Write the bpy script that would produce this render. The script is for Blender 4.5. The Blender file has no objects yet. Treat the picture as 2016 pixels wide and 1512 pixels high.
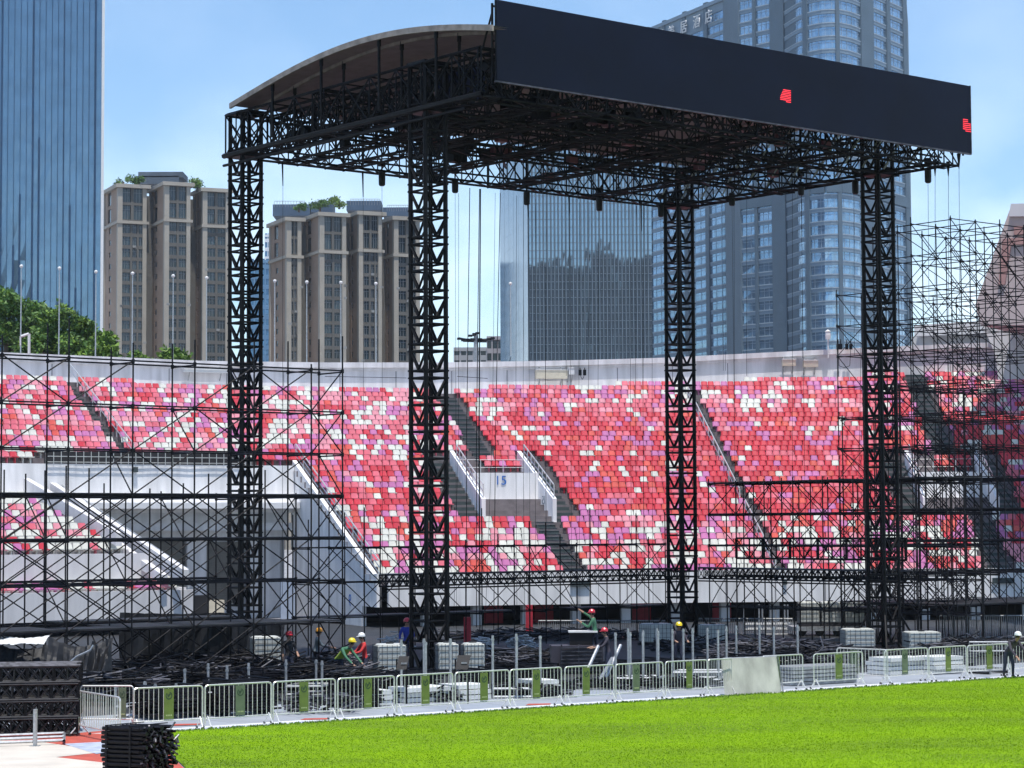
import bpy, bmesh, math, random
from mathutils import Vector, Matrix
random.seed(7)
R = math.radians
SC = bpy.context.scene
COL = SC.collection
# ---------------------------------------------------------------- camera
F = 4450.0                      # focal length in pixels of the 2016 px wide photograph
CAM = Vector((0, 0, 5.5))
PITCH = math.atan(279.0 / F)
ROLL = 0.005
fwd = Vector((0, math.cos(PITCH), math.sin(PITCH)))
r0 = Vector((1, 0, 0)); u0 = r0.cross(fwd)
rt = r0 * math.cos(ROLL) - u0 * math.sin(ROLL)
up = u0 * math.cos(ROLL) + r0 * math.sin(ROLL)
cd = bpy.data.cameras.new("camera"); cam = bpy.data.objects.new("camera", cd); COL.objects.link(cam)
cd.sensor_width = 36.0; cd.lens = 36.0 * F / 2016.0; cd.clip_start = 0.5; cd.clip_end = 6000
m = Matrix((rt, up, -fwd)).transposed().to_4x4(); m.translation = CAM
cam.matrix_world = m
SC.camera = cam
# ---------------------------------------------------------------- light
SUN_EL, SUN_AZ = R(75), R(165)          # azimuth clockwise from +Y (north): a subtropical noon sun, nearly overhead and behind the camera
sd = Vector((math.cos(SUN_EL) * math.sin(SUN_AZ), math.cos(SUN_EL) * math.cos(SUN_AZ), math.sin(SUN_EL)))
sl = bpy.data.lights.new("sun", 'SUN'); sl.energy = 3.2; sl.angle = R(0.5); sl.color = (1.0, 0.955, 0.89)
so = bpy.data.objects.new("sun", sl); COL.objects.link(so)
so.rotation_euler = sd.to_track_quat('Z', 'Y').to_euler()
W = bpy.data.worlds.new("World"); SC.world = W; W.use_nodes = True
nt = W.node_tree; nt.nodes.clear()
out = nt.nodes.new('ShaderNodeOutputWorld'); bg = nt.nodes.new('ShaderNodeBackground')
sky = nt.nodes.new('ShaderNodeTexSky'); sky.sky_type = 'NISHITA'; sky.sun_disc = False
sky.sun_elevation = SUN_EL; sky.sun_rotation = SUN_AZ; sky.air_density = 1.0; sky.dust_density = 0.25; sky.ozone_density = 3.0
tc = nt.nodes.new('ShaderNodeTexCoord')
mp = nt.nodes.new('ShaderNodeMapping'); mp.inputs['Scale'].default_value = (7, 7, 11); mp.inputs['Location'].default_value = (3.3, 0.4, 0.55)
nz = nt.nodes.new('ShaderNodeTexNoise'); nz.inputs['Scale'].default_value = 1.0; nz.inputs['Detail'].default_value = 7; nz.inputs['Roughness'].default_value = .5
cr = nt.nodes.new('ShaderNodeValToRGB'); cr.color_ramp.elements[0].position = .43; cr.color_ramp.elements[1].position = .70
sep = nt.nodes.new('ShaderNodeSeparateXYZ')
lowm = nt.nodes.new('ShaderNodeMapRange'); lowm.inputs[1].default_value = 0.06; lowm.inputs[2].default_value = 0.20; lowm.inputs[3].default_value = 0.95; lowm.inputs[4].default_value = 0.12
mul = nt.nodes.new('ShaderNodeMath'); mul.operation = 'MULTIPLY'
mx = nt.nodes.new('ShaderNodeMix'); mx.data_type = 'RGBA'; mx.inputs['B'].default_value = (9.6, 10.4, 11.4, 1)
tint = nt.nodes.new('ShaderNodeMix'); tint.data_type = 'RGBA'; tint.blend_type = 'MULTIPLY'; tint.inputs['Factor'].default_value = 1.0; tint.inputs['B'].default_value = (0.93, 1.03, 1.09, 1)
L = nt.links.new
L(tc.outputs['Generated'], mp.inputs['Vector']); L(mp.outputs['Vector'], nz.inputs['Vector']); L(nz.outputs['Fac'], cr.inputs['Fac'])
L(tc.outputs['Generated'], sep.inputs[0]); L(sep.outputs['Z'], lowm.inputs[0])
L(cr.outputs['Color'], mul.inputs[0]); L(lowm.outputs[0], mul.inputs[1])
L(sky.outputs['Color'], tint.inputs['A']); L(tint.outputs['Result'], mx.inputs['A']); L(mul.outputs[0], mx.inputs['Factor'])
L(mx.outputs['Result'], bg.inputs['Color']); bg.inputs['Strength'].default_value = 0.103
L(bg.outputs[0], out.inputs['Surface'])
vs = SC.view_settings; vs.view_transform = 'Standard'; vs.look = 'None'; vs.exposure = 0.72; vs.gamma = 1.0; vs.use_curve_mapping = False
SC.cycles.max_bounces = 5; SC.cycles.diffuse_bounces = 3; SC.cycles.glossy_bounces = 3; SC.cycles.transmission_bounces = 2
SC.cycles.use_denoising = True; SC.cycles.use_adaptive_sampling = True; SC.cycles.adaptive_threshold = 0.02
SC.cycles.sample_clamp_indirect = 6.0

# ---------------------------------------------------------------- pixel helpers (photograph pixels -> real places)
def ray(x, y):
    return rt * ((x - 1008) / F) + up * (-(y - 756) / F) + fwd
def at(x, y, Y):
    d = ray(x, y); return CAM + d * (Y / d.y)
def gnd(x, y, z=0.0):
    d = ray(x, y); return CAM + d * ((z - CAM.z) / d.z)
def topx(p):
    d = Vector(p) - CAM; w = d.dot(fwd)
    return 1008 + F * d.dot(rt) / w, 756 - F * d.dot(up) / w
def lerp(a, b, t): return a + (b - a) * t
def interp(tab, x):
    if x <= tab[0][0]: return tab[0][1]
    for (a, va), (b, vb) in zip(tab, tab[1:]):
        if x <= b: return va + (vb - va) * (x - a) / (b - a)
    return tab[-1][1]
V = Vector
# stage axes
U = Vector((0.7755, 0.6312, 0)); B = Vector((-0.6312, 0.7755, 0)); FC = Vector((-3.11, 84.0, 0))
def S(u, b, z=0.0): return FC + U * u + B * b + Vector((0, 0, z))

# ---------------------------------------------------------------- mesh builder
class MB:
    def __init__(s): s.v = []; s.f = []; s.m = []; s.mi = 0
    def face(s, pts):
        n = len(s.v); s.v += [tuple(p) for p in pts]; s.f.append(tuple(range(n, n + len(pts)))); s.m.append(s.mi)
    def tube(s, p, q, r=.03, n=5, r2=None, caps=False):
        p = V(p); q = V(q); d = q - p
        if d.length < 1e-6: return
        d.normalize(); a = d.orthogonal().normalized(); b = d.cross(a); r2 = r if r2 is None else r2
        k = len(s.v)
        for i in range(n):
            t = 2 * math.pi * i / n; o = a * math.cos(t) + b * math.sin(t)
            s.v.append(tuple(p + o * r)); s.v.append(tuple(q + o * r2))
        for i in range(n):
            j = (i + 1) % n; s.f.append((k + 2 * i, k + 2 * j, k + 2 * j + 1, k + 2 * i + 1)); s.m.append(s.mi)
        if caps:
            s.f.append(tuple(k + 2 * i for i in range(n))); s.m.append(s.mi)
            s.f.append(tuple(k + 2 * i + 1 for i in reversed(range(n)))); s.m.append(s.mi)
    def path(s, pts, r=.03, n=5):
        for a, b in zip(pts, pts[1:]): s.tube(a, b, r, n)
    def hexa(s, c):                                   # 8 corners: bottom 0-3, top 4-7
        k = len(s.v); s.v += [tuple(p) for p in c]
        for q in ((3, 2, 1, 0), (4, 5, 6, 7), (0, 1, 5, 4), (1, 2, 6, 5), (2, 3, 7, 6), (3, 0, 4, 7)):
            s.f.append(tuple(k + i for i in q)); s.m.append(s.mi)
    def box(s, o, ax, ay, az):                        # corner o and three edge vectors
        o = V(o); ax = V(ax); ay = V(ay); az = V(az)
        s.hexa([o, o + ax, o + ax + ay, o + ay, o + az, o + ax + az, o + ax + ay + az, o + ay + az])
    def cbox(s, c, sx, sy, sz, rz=0.0):               # centre of the base, sizes
        a = V((math.cos(rz), math.sin(rz), 0)); b = V((-math.sin(rz), math.cos(rz), 0))
        s.box(V(c) - a * sx / 2 - b * sy / 2, a * sx, b * sy, V((0, 0, sz)))
    def lathe(s, c, prof, n=10):
        c = V(c); k = len(s.v)
        for r, z in prof:
            for i in range(n):
                t = 2 * math.pi * i / n; s.v.append((c.x + r * math.cos(t), c.y + r * math.sin(t), c.z + z))
        for j in range(len(prof) - 1):
            for i in range(n):
                i2 = (i + 1) % n
                s.f.append((k + j * n + i, k + j * n + i2, k + (j + 1) * n + i2, k + (j + 1) * n + i)); s.m.append(s.mi)
    def build(s, name, mat, parent=None, loc=None, smooth=False):
        off = V(loc) if loc is not None else (WL.get(parent, V((0, 0, 0))) if parent else V((0, 0, 0)))
        me = bpy.data.meshes.new(name)
        me.from_pydata([(x - off.x, y - off.y, z - off.z) for x, y, z in s.v], [], s.f)
        mats = mat if isinstance(mat, (list, tuple)) else [mat]
        for q in mats: me.materials.append(q)
        if len(mats) > 1: me.polygons.foreach_set('material_index', s.m)
        if smooth: me.polygons.foreach_set('use_smooth', [True] * len(s.f))
        me.update()
        o = bpy.data.objects.new(name, me); COL.objects.link(o)
        if parent: o.parent = parent; WL[o] = off
        else: o.location = off; WL[o] = off
        return o
WL = {}
def tag(o, label=None, cat=None, group=None, kind=None):
    if label: o['label'] = label
    if cat: o['category'] = cat
    if group: o['group'] = group
    if kind: o['kind'] = kind
    return o
def thing(name, loc, label, cat, group=None):
    o = bpy.data.objects.new(name, None); COL.objects.link(o); o.location = V(loc); o.empty_display_size = .2
    WL[o] = V(loc)
    return tag(o, label, cat, group)
def many(name, builders, mat, parent, cap=100):
    """each MB becomes one part; past the cap the farthest go into one stuff part"""
    def near(mb):
        v = mb.v[0]; return (V(v) - CAM).length
    bs = sorted([b for b in builders if b.f], key=near)
    for mb in bs[:cap]: mb.build(name, mat, parent)
    rest = MB()
    for mb in bs[cap:]:
        k = len(rest.v); rest.v += mb.v; rest.f += [tuple(i + k for i in f) for f in mb.f]; rest.m += mb.m
    if rest.f: tag(rest.build(name, mat, parent), kind='stuff')
def copy_tree(o, parent=None):
    c = o.copy(); COL.objects.link(c)
    if parent: c.parent = parent
    for ch in list(o.children): copy_tree(ch, c)
    return c
def text_mesh(name, body, size, mat, M, parent, ext=0.01):
    cu = bpy.data.curves.new(name, 'FONT'); cu.body = body; cu.size = size; cu.align_x = 'CENTER'; cu.align_y = 'CENTER'; cu.extrude = ext
    t = bpy.data.objects.new(name, cu); COL.objects.link(t)
    dg = bpy.context.evaluated_depsgraph_get(); dg.update()
    me = bpy.data.meshes.new_from_object(t.evaluated_get(dg)); bpy.data.objects.remove(t)
    me.transform(Matrix.Translation(-WL[parent]) @ M); me.materials.clear(); me.materials.append(mat)
    o = bpy.data.objects.new(name, me); COL.objects.link(o); o.parent = parent; WL[o] = WL[parent]
    return o

# ---------------------------------------------------------------- materials
def mat(name, col, rough=.6, metal=0.0, var=.12, scale=3.0, bump=0.0, bscale=None, spec=None, coord='Object', detail=4, stretch=None):
    mt = bpy.data.materials.new(name); mt.use_nodes = True; n = mt.node_tree; p = n.nodes['Principled BSDF']
    p.inputs['Roughness'].default_value = rough; p.inputs['Metallic'].default_value = metal
    if spec is not None: p.inputs['Specular IOR Level'].default_value = spec
    p.inputs['Base Color'].default_value = (*col, 1)
    if var or bump:
        t = n.nodes.new('ShaderNodeTexCoord'); g = n.nodes.new('ShaderNodeTexNoise'); g.inputs['Scale'].default_value = scale; g.inputs['Detail'].default_value = detail
        src = t.outputs[coord]
        if stretch:
            q = n.nodes.new('ShaderNodeMapping'); q.inputs['Scale'].default_value = stretch; n.links.new(src, q.inputs[0]); src = q.outputs[0]
        n.links.new(src, g.inputs['Vector'])
        if var:
            r = n.nodes.new('ShaderNodeValToRGB'); r.color_ramp.elements[0].position = .3; r.color_ramp.elements[1].position = .7
            r.color_ramp.elements[0].color = (*[c * (1 - var) for c in col], 1); r.color_ramp.elements[1].color = (*[min(1, c * (1 + var)) for c in col], 1)
            n.links.new(g.outputs['Fac'], r.inputs[0]); n.links.new(r.outputs[0], p.inputs['Base Color'])
        if bump:
            b = n.nodes.new('ShaderNodeBump'); b.inputs['Strength'].default_value = bump; b.inputs['Distance'].default_value = .05
            if bscale:
                g2 = n.nodes.new('ShaderNodeTexNoise'); g2.inputs['Scale'].default_value = bscale; n.links.new(src, g2.inputs['Vector']); n.links.new(g2.outputs['Fac'], b.inputs['Height'])
            else: n.links.new(g.outputs['Fac'], b.inputs['Height'])
            n.links.new(b.outputs[0], p.inputs['Normal'])
    return mt
def emit(name, col, s):
    mt = bpy.data.materials.new(name); mt.use_nodes = True; p = mt.node_tree.nodes['Principled BSDF']
    p.inputs['Base Color'].default_value = (*col, 1); p.inputs['Emission Color'].default_value = (*col, 1); p.inputs['Emission Strength'].default_value = s
    return mt
def per_object(mt, amt=.2):
    """small colour change from one object to the next"""
    n = mt.node_tree; p = n.nodes['Principled BSDF']; inp = p.inputs['Base Color']
    oi = n.nodes.new('ShaderNodeObjectInfo'); h = n.nodes.new('ShaderNodeHueSaturation'); mr = n.nodes.new('ShaderNodeMapRange')
    mr.inputs[3].default_value = 1 - amt; mr.inputs[4].default_value = 1 + amt
    n.links.new(oi.outputs['Random'], mr.inputs[0]); n.links.new(mr.outputs[0], h.inputs['Value'])
    if inp.is_linked: n.links.new(inp.links[0].from_socket, h.inputs['Color'])
    else: h.inputs['Color'].default_value = inp.default_value
    n.links.new(h.outputs[0], inp); return mt
M = {}
M['black'] = mat('black_painted_steel', (.0028, .0032, .0045), .5, .0, .4, 6, spec=.16)
M['pipe'] = mat('dark_scaffold_steel', (.0045, .0045, .007), .42, .0, .5, 9, spec=.2)
M['pipe_worn'] = mat('worn_scaffold_steel', (.075, .075, .09), .4, .3, .7, 5, spec=.5)
M['galv'] = mat('galvanised_steel', (.42, .43, .44), .38, .65, .2, 12)
M['galv_dull'] = mat('dull_galvanised_steel', (.30, .31, .32), .5, .35, .3, 8)
M['chrome'] = mat('polished_steel', (.70, .70, .67), .3, .45, .12, 10)
M['concrete'] = mat('pale_concrete', (.60, .60, .61), .85, 0, .14, .9, .15, 12, stretch=(2.2, 2.2, .35), detail=8)
M['white_wall'] = mat('white_stand_wall', (.76, .75, .75), .8, 0, .15, .8, .1, 10, stretch=(2.2, 2.2, .35), detail=9)
M['parapet'] = mat('weathered_parapet', (.60, .585, .60), .85, 0, .2, .7, .1, 10, stretch=(2.5, 2.5, .3), detail=9)
M['concrete_lit'] = mat('white_painted_concrete', (.63, .62, .63), .8, 0, .11, .8, .1, 10, stretch=(2.2, 2.2, .35), detail=9)
M['riser'] = mat('shade_dark_riser', (.16, .14, .145), .9, 0, .2, 2)  # darkened colour stands in for shade between the seat rows
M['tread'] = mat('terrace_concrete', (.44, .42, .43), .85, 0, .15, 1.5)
M['aisle'] = mat('dark_green_aisle_paint', (.05, .068, .07), .75, 0, .2, 2)
M['nosing'] = mat('white_step_nosing', (.115, .135, .135), .7, 0, .1, 2)
M['white'] = mat('white_paint', (.62, .62, .61), .5, 0, .06, 3)
M['cream'] = mat('cream_enamel', (.62, .56, .44), .5, 0, .08, 3)
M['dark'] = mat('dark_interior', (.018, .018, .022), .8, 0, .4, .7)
M['shutter'] = mat('grey_brown_shutter', (.2, .19, .17), .5, .3, .15, 2)
M['rail'] = mat('stainless_handrail', (.66, .66, .64), .3, .6, .1, 4)
M['red'] = mat('red_panel', (.45, .03, .05), .5, 0, .2, 3)
M['blue_num'] = mat('blue_lettering', (.03, .14, .45), .6, 0, .05, 3)
M['grey_num'] = mat('grey_lettering', (.12, .16, .2), .6, 0, .05, 3)
M['tote'] = mat('translucent_white_plastic', (.50, .52, .49), .45, 0, .16, 1.6)
M['tarp'] = mat('black_tarpaulin', (.014, .015, .018), .55, 0, .4, 3, .4, 5, spec=.25)
M['board'] = mat('white_board', (.62, .63, .62), .6, 0, .1, 2)
M['ply'] = mat('weathered_grey_board', (.37, .37, .33), .8, 0, .25, 2.2, .12, 10, stretch=(1, 1, .4))
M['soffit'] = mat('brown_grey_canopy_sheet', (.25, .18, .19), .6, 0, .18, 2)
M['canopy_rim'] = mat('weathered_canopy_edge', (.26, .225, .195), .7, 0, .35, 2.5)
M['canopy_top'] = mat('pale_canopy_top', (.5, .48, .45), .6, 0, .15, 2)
M['leaf'] = mat('tree_leaf', (.07, .145, .026), .55, 0, .45, .5, spec=.35)
M['leaf_light'] = mat('painted_sunlit_leaf', (.17, .27, .04), .55, 0, .4, .6, spec=.35)  # paler leaf copy, sunlit look put into its colour, mixed at random
M['bark'] = mat('tree_bark', (.10, .075, .055), .9, 0, .3, 5)
# ---------------------------------------------------------------- ground
def sheet(name, pts, z, m, label=None):
    mb = MB(); mb.face([(p[0], p[1], z) for p in pts]); return tag(mb.build(name, m), kind='structure')
mg = mat('grey_ground', (.26, .26, .27), .9, 0, .25, .15, .2, 3)
sheet('ground', [(-2500, -400), (2500, -400), (2500, 3500), (-2500, 3500)], 0.0, mg)
E0 = gnd(290, 1445); ED = V((.809, .5875, 0)); EN = V((-.5875, .809, 0))       # edge of the grass and its direction
def edge(t, off=0.0, z=0.0): return V((E0.x, E0.y, 0)) + ED * t + EN * off + V((0, 0, z))
# event floor: pale blue-grey panels with joints
mf = bpy.data.materials.new('event_floor_panels'); mf.use_nodes = True
n = mf.node_tree; p = n.nodes['Principled BSDF']; t = n.nodes.new('ShaderNodeTexCoord'); q = n.nodes.new('ShaderNodeMapping'); q.inputs['Rotation'].default_value = (0, 0, -R(36))
bk = n.nodes.new('ShaderNodeTexBrick'); bk.inputs['Color1'].default_value = (.36, .40, .46, 1); bk.inputs['Color2'].default_value = (.42, .44, .47, 1); bk.inputs['Mortar'].default_value = (.16, .17, .2, 1)
bk.inputs['Scale'].default_value = 1.0; bk.inputs['Mortar Size'].default_value = .012; bk.inputs['Brick Width'].default_value = 2.4; bk.inputs['Row Height'].default_value = 1.2
ns = n.nodes.new('ShaderNodeTexNoise'); ns.inputs['Scale'].default_value = .8; ns.inputs['Detail'].default_value = 6
mm = n.nodes.new('ShaderNodeMix'); mm.data_type = 'RGBA'; mm.blend_type = 'MULTIPLY'; mm.inputs['Factor'].default_value = .45
n.links.new(t.outputs['Object'], q.inputs[0]); n.links.new(q.outputs[0], bk.inputs['Vector']); n.links.new(t.outputs['Object'], ns.inputs['Vector'])
n.links.new(bk.outputs[0], mm.inputs['A']); n.links.new(ns.outputs['Fac'], mm.inputs['B']); n.links.new(mm.outputs['Result'], p.inputs['Base Color']); p.inputs['Roughness'].default_value = .6
sheet('event_floor', [edge(-6, .0), edge(60, .0), edge(60, 60), edge(-40, 60), edge(-40, 3)], .008, mf)
mw = mat('white_edge_strip', (.66, .68, .72), .7, 0, .12, .7)
mdk = mat('shade_dark_ground', (.022, .024, .028), .7, 0, .5, .8, .2, 6)
sheet('shade_ground_sheet', [edge(9, 6.5), edge(26, 5.4), edge(80, 7), edge(80, 60), edge(-60, 60), edge(-60, 12), edge(-12, 5.5)], .012, mdk)  # dark sheet added so the ground itself carries the shade under the stage
sheet('kerb_strip', [edge(0, -.05), edge(60, -.05), edge(60, .95), edge(-1.2, .95)], .014, mw)
mred = mat('red_running_track', (.42, .075, .05), .85, 0, .2, 2.5, .2, 30)
mbei = mat('beige_floor_mat', (.55, .50, .43), .8, 0, .12, .9)
sheet('track', [gnd(-300, 1475), gnd(120, 1447), gnd(300, 1430), edge(0, 0), gnd(380, 1530), gnd(430, 1640), gnd(-500, 1640)], .011, mred)
sheet('floor_mat', [gnd(-300, 1462), gnd(60, 1459), gnd(215, 1481), gnd(110, 1492), gnd(215, 1504), gnd(330, 1640), gnd(-500, 1640)], .018, mbei)
sheet('floor_patch', [gnd(125, 1466), gnd(205, 1462), gnd(240, 1478), gnd(190, 1486)], .022, mat('pale_blue_floor_patch', (.38, .42, .52), .7, 0, .3, 3))
for i, (x, y) in enumerate(((365, 1428), (620, 1417), (1060, 1388))):
    c = gnd(x, y); sheet('floor_patch', [(c.x - .4, c.y - .35), (c.x + .35, c.y - .15), (c.x + .4, c.y + .3), (c.x - .3, c.y + .2)], .026, mred)
# grass: mown bands along the pitch, tufts and wear
mgr = bpy.data.materials.new('turf'); mgr.use_nodes = True; n = mgr.node_tree; p = n.nodes['Principled BSDF']; p.inputs['Roughness'].default_value = .9; p.inputs['Specular IOR Level'].default_value = .05
t = n.nodes.new('ShaderNodeTexCoord')
def nnode(scale, st, det=5):
    q = n.nodes.new('ShaderNodeMapping'); q.inputs['Scale'].default_value = st; q.inputs['Rotation'].default_value = (0, 0, -R(12)); g = n.nodes.new('ShaderNodeTexNoise'); g.inputs['Scale'].default_value = scale; g.inputs['Detail'].default_value = det
    n.links.new(t.outputs['Object'], q.inputs[0]); n.links.new(q.outputs[0], g.inputs['Vector']); return g.outputs['Fac']
fine = nnode(16, (1, 1, 1), 6); band = nnode(.32, (.35, 1, 1), 5); med = nnode(1.6, (.6, 1, 1), 4)
r1 = n.nodes.new('ShaderNodeValToRGB'); r1.color_ramp.elements[0].position = .34; r1.color_ramp.elements[0].color = (.13, .218, .02, 1); r1.color_ramp.elements[1].position = .62; r1.color_ramp.elements[1].color = (.19, .33, .006, 1)
n.links.new(band, r1.inputs[0])
r2 = n.nodes.new('ShaderNodeValToRGB'); r2.color_ramp.elements[0].position = .3; r2.color_ramp.elements[0].color = (.76, .79, .76, 1); r2.color_ramp.elements[1].position = .68; r2.color_ramp.elements[1].color = (1.1, 1.08, 1.05, 1)
n.links.new(fine, r2.inputs[0])
r3 = n.nodes.new('ShaderNodeValToRGB'); r3.color_ramp.elements[0].position = .3; r3.color_ramp.elements[0].color = (.82, .84, .9, 1); r3.color_ramp.elements[1].position = .7; r3.color_ramp.elements[1].color = (1.06, 1.05, 1, 1)
n.links.new(med, r3.inputs[0])
a = n.nodes.new('ShaderNodeMix'); a.data_type = 'RGBA'; a.blend_type = 'MULTIPLY'; a.inputs['Factor'].default_value = 1
b = n.nodes.new('ShaderNodeMix'); b.data_type = 'RGBA'; b.blend_type = 'MULTIPLY'; b.inputs['Factor'].default_value = 1
n.links.new(r1.outputs[0], a.inputs['A']); n.links.new(r2.outputs[0], a.inputs['B']); n.links.new(a.outputs['Result'], b.inputs['A']); n.links.new(r3.outputs[0], b.inputs['B']); n.links.new(b.outputs['Result'], p.inputs['Base Color'])
bp = n.nodes.new('ShaderNodeBump'); bp.inputs['Strength'].default_value = .5; bp.inputs['Distance'].default_value = .04; n.links.new(fine, bp.inputs['Height']); n.links.new(bp.outputs[0], p.inputs['Normal'])
GL = gnd(360, 1509)
gd = (V((GL.x, GL.y, 0)) - V((E0.x, E0.y, 0))).normalized()
sheet('grass', [edge(0), edge(70), (edge(70).x, 5), (E0.x + gd.x * 50, E0.y + gd.y * 50)], .03, mgr)
# short real blades standing up along the edge of the turf so that it does not end in a ruled line
mb = MB()
for i in range(5200):
    t_ = random.random() ** 1.0 * 36; w = abs(random.gauss(0, .16)); c = edge(t_, -w, .03); h = random.uniform(.03, .075); d = V((random.uniform(-1, 1), random.uniform(-1, 1), 0)).normalized() * .02
    mb.face([c - d, c + d, c + d * .2 + V((random.uniform(-.02, .02), random.uniform(-.02, .02), h))])
tag(mb.build('grass_fringe', mat('grass_blade', (.15, .25, .02), .7, 0, .3, 2)), kind='stuff')
tag(bpy.data.objects['grass_fringe'], 'short green blades fringing the edge of the pitch', 'grass')

# blades over the near part of the pitch
mb = MB(); mgb = mat('turf_blade', (.215, .365, .010), .8, 0, .24, .22, spec=.05, detail=6, stretch=(.5, 1, 1))
for i in range(330000):
    tt = random.random() * 45 - 10; w = 27 * random.random() ** .85; c = edge(tt, -w, .03); x_, y_ = topx(c)
    if x_ < 280 or x_ > 2040 or y_ > 1530: continue
    if (V((c.x, c.y, 0)) - V((E0.x, E0.y, 0))).cross(gd).z > 0: continue
    h = random.uniform(.010, .028); an = random.uniform(-.6, .6); d = V((math.cos(an), math.sin(an), 0)) * random.uniform(.008, .016)
    mb.face([c - d, c + d, c + V((random.uniform(-.02, .02), random.uniform(-.02, .02), h))])
tag(mb.build('grass_blades', mgb), 'bright green turf blades standing over the pitch', 'grass', kind='stuff')

# ---------------------------------------------------------------- grandstand
M['grey_joint'] = mat('grey_joint_filler', (.22, .22, .23), .9, 0, .1, 3)
CX, CY = 24.0, 47.0
R0, ROW, RISE, ZF = 82.7, 0.8, 0.35, 2.93
def P(phi, r, z=0.0):
    a = R(phi); return V((CX - r * math.sin(a), CY + r * math.cos(a), z))
def rz(i): return ZF + RISE * i - .38            # tread level of row i (seat pans sit .38 above it)
GATE = 22.3
AISLES = [(15.1, 20, 60, .56), (14.3, -1, 10, .56), (6.0, -1, 60, .10), (-2.3, 20, 60, .6), (-2.7, -1, 10, .6), (28.3, 19, 60, .12)]   # angle, first row, last row, half width
YTOP = [(-400, 705), (0, 733), (300, 742), (500, 747), (800, 757), (966, 762), (967, 752), (1210, 751), (1211, 743), (1465, 742), (1466, 737), (1700, 736), (1701, 715), (2300, 700)]
YWALL = [(-400, 672), (0, 694), (400, 711), (640, 714), (860, 714), (1080, 711), (1300, 705), (1700, 685), (2016, 672), (2500, 660)]
WALL_R = R0 + 36 * ROW + 2.0
stand = thing('grandstand', P(14, 90, 0), 'curved concrete grandstand with terraces of red, pink and white seats behind the stage', 'grandstand')
def rowtop(phi, r):
    """highest row that carries seats at this angle"""
    best = 0
    for i in range(0, 44):
        p_ = P(phi, R0 + i * ROW, rz(i) + .8); x, y = topx(p_)
        if y < interp(YTOP, x): break
        best = i
    return best
PH = [x * .5 for x in range(-18, 85)]
tm = MB(); hi = {}
for k in range(len(PH) - 1):
    f0, f1 = PH[k], PH[k + 1]; fm = (f0 + f1) / 2
    nt_ = rowtop(fm, 0); hi[k] = nt_
    i0 = 0 if fm < GATE else 19
    if fm >= GATE and fm < GATE + .6: i0 = 19
    for i in range(i0, nt_ + 2):
        ra, rb = R0 + i * ROW - .35, R0 + (i + 1) * ROW - .35
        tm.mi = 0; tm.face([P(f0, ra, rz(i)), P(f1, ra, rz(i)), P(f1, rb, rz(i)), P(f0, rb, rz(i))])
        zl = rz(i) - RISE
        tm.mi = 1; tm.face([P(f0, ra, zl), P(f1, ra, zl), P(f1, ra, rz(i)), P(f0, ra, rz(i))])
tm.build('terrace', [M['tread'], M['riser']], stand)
# parapet behind the top row, with a projecting coping
pw = MB(); cop = MB(); slab = MB()
for k in range(len(PH) - 1):
    f0, f1 = PH[k], PH[k + 1]
    def zt(f):
        p_ = P(f, WALL_R, 17.6); x, _ = topx(p_); y = interp(YWALL, x); return at(x, y, p_.y).z
    z0, z1 = zt(f0), zt(f1); zb = rz(hi[k] + 1)
    def wallseg(mb, r, d, a0, a1, b0, b1):
        mb.hexa([P(f0, r, a0), P(f1, r, a1), P(f1, r + d, a1), P(f0, r + d, a0), P(f0, r, b0), P(f1, r, b1), P(f1, r + d, b1), P(f0, r + d, b0)])
    wallseg(pw, WALL_R, .4, zb - .5, zb - .5, z0 - .55, z1 - .55)
    wallseg(cop, WALL_R - .28, .9, z0 - .36, z1 - .36, z0, z1)
    wallseg(pw, WALL_R - .10, .5, z0 - .55, z1 - .55, z0 - .36, z1 - .36)
    rr = R0 + (hi[k] + 2) * ROW - .35
    slab.face([P(f0, rr, zb - .02), P(f1, rr, zb - .02), P(f1, WALL_R + .1, zb - .02), P(f0, WALL_R + .1, zb - .02)])
pw.build('parapet', M['parapet'], stand); cop.build('coping', M['parapet'], stand); slab.build('walkway', M['concrete'], stand)
joints = []
for k in range(-8, 36, 2):
    f = k + .4; p_ = P(f, WALL_R); x, y = topx((p_.x, p_.y, 17.6)); zt_ = at(x, interp(YWALL, x), p_.y).z
    j = MB(); c = P(f, WALL_R - .02); j.box((c.x, c.y, zt_ - 2.6), (P(f, WALL_R) - P(f + .03, WALL_R)), (P(f, 1) - P(f, 0)) * .1, V((0, 0, 2.0))); joints.append(j)
    if k < 21: j = MB(); c = P(f, R0 - .62); j.box((c.x, c.y, 1.14), (P(f, R0) - P(f + .04, R0)), (P(f, 1) - P(f, 0)) * .1, V((0, 0, 1.78))); joints.append(j)
many('wall_joint', joints, M['grey_joint'], stand)
# front wall, underside, columns, rooms behind; near-black colour holds the undercroft's shade
fw_ = MB(); und = MB(); bw = MB()
for k in range(len(PH) - 1):
    f0, f1 = PH[k], PH[k + 1]
    if f1 > GATE + .01: continue
    def seg(mb, r, d, za, zb): mb.hexa([P(f0, r, za), P(f1, r, za), P(f1, r + d, za), P(f0, r + d, za), P(f0, r, zb), P(f1, r, zb), P(f1, r + d, zb), P(f0, r + d, zb)])
    seg(fw_, R0 - .6, .25, 1.12, 2.95)
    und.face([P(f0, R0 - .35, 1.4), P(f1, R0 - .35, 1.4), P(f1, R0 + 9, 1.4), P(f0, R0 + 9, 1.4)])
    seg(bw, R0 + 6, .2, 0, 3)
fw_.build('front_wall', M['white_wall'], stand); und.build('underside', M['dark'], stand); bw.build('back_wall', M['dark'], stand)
cols = []
for f in range(-8, 22, 2):
    c = MB(); p_ = P(f + .3, R0 + .3, 0); c.cbox(p_, .5, .5, 1.4, R(f)); cols.append(c)
many('column', cols, M['concrete'], stand)
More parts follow.
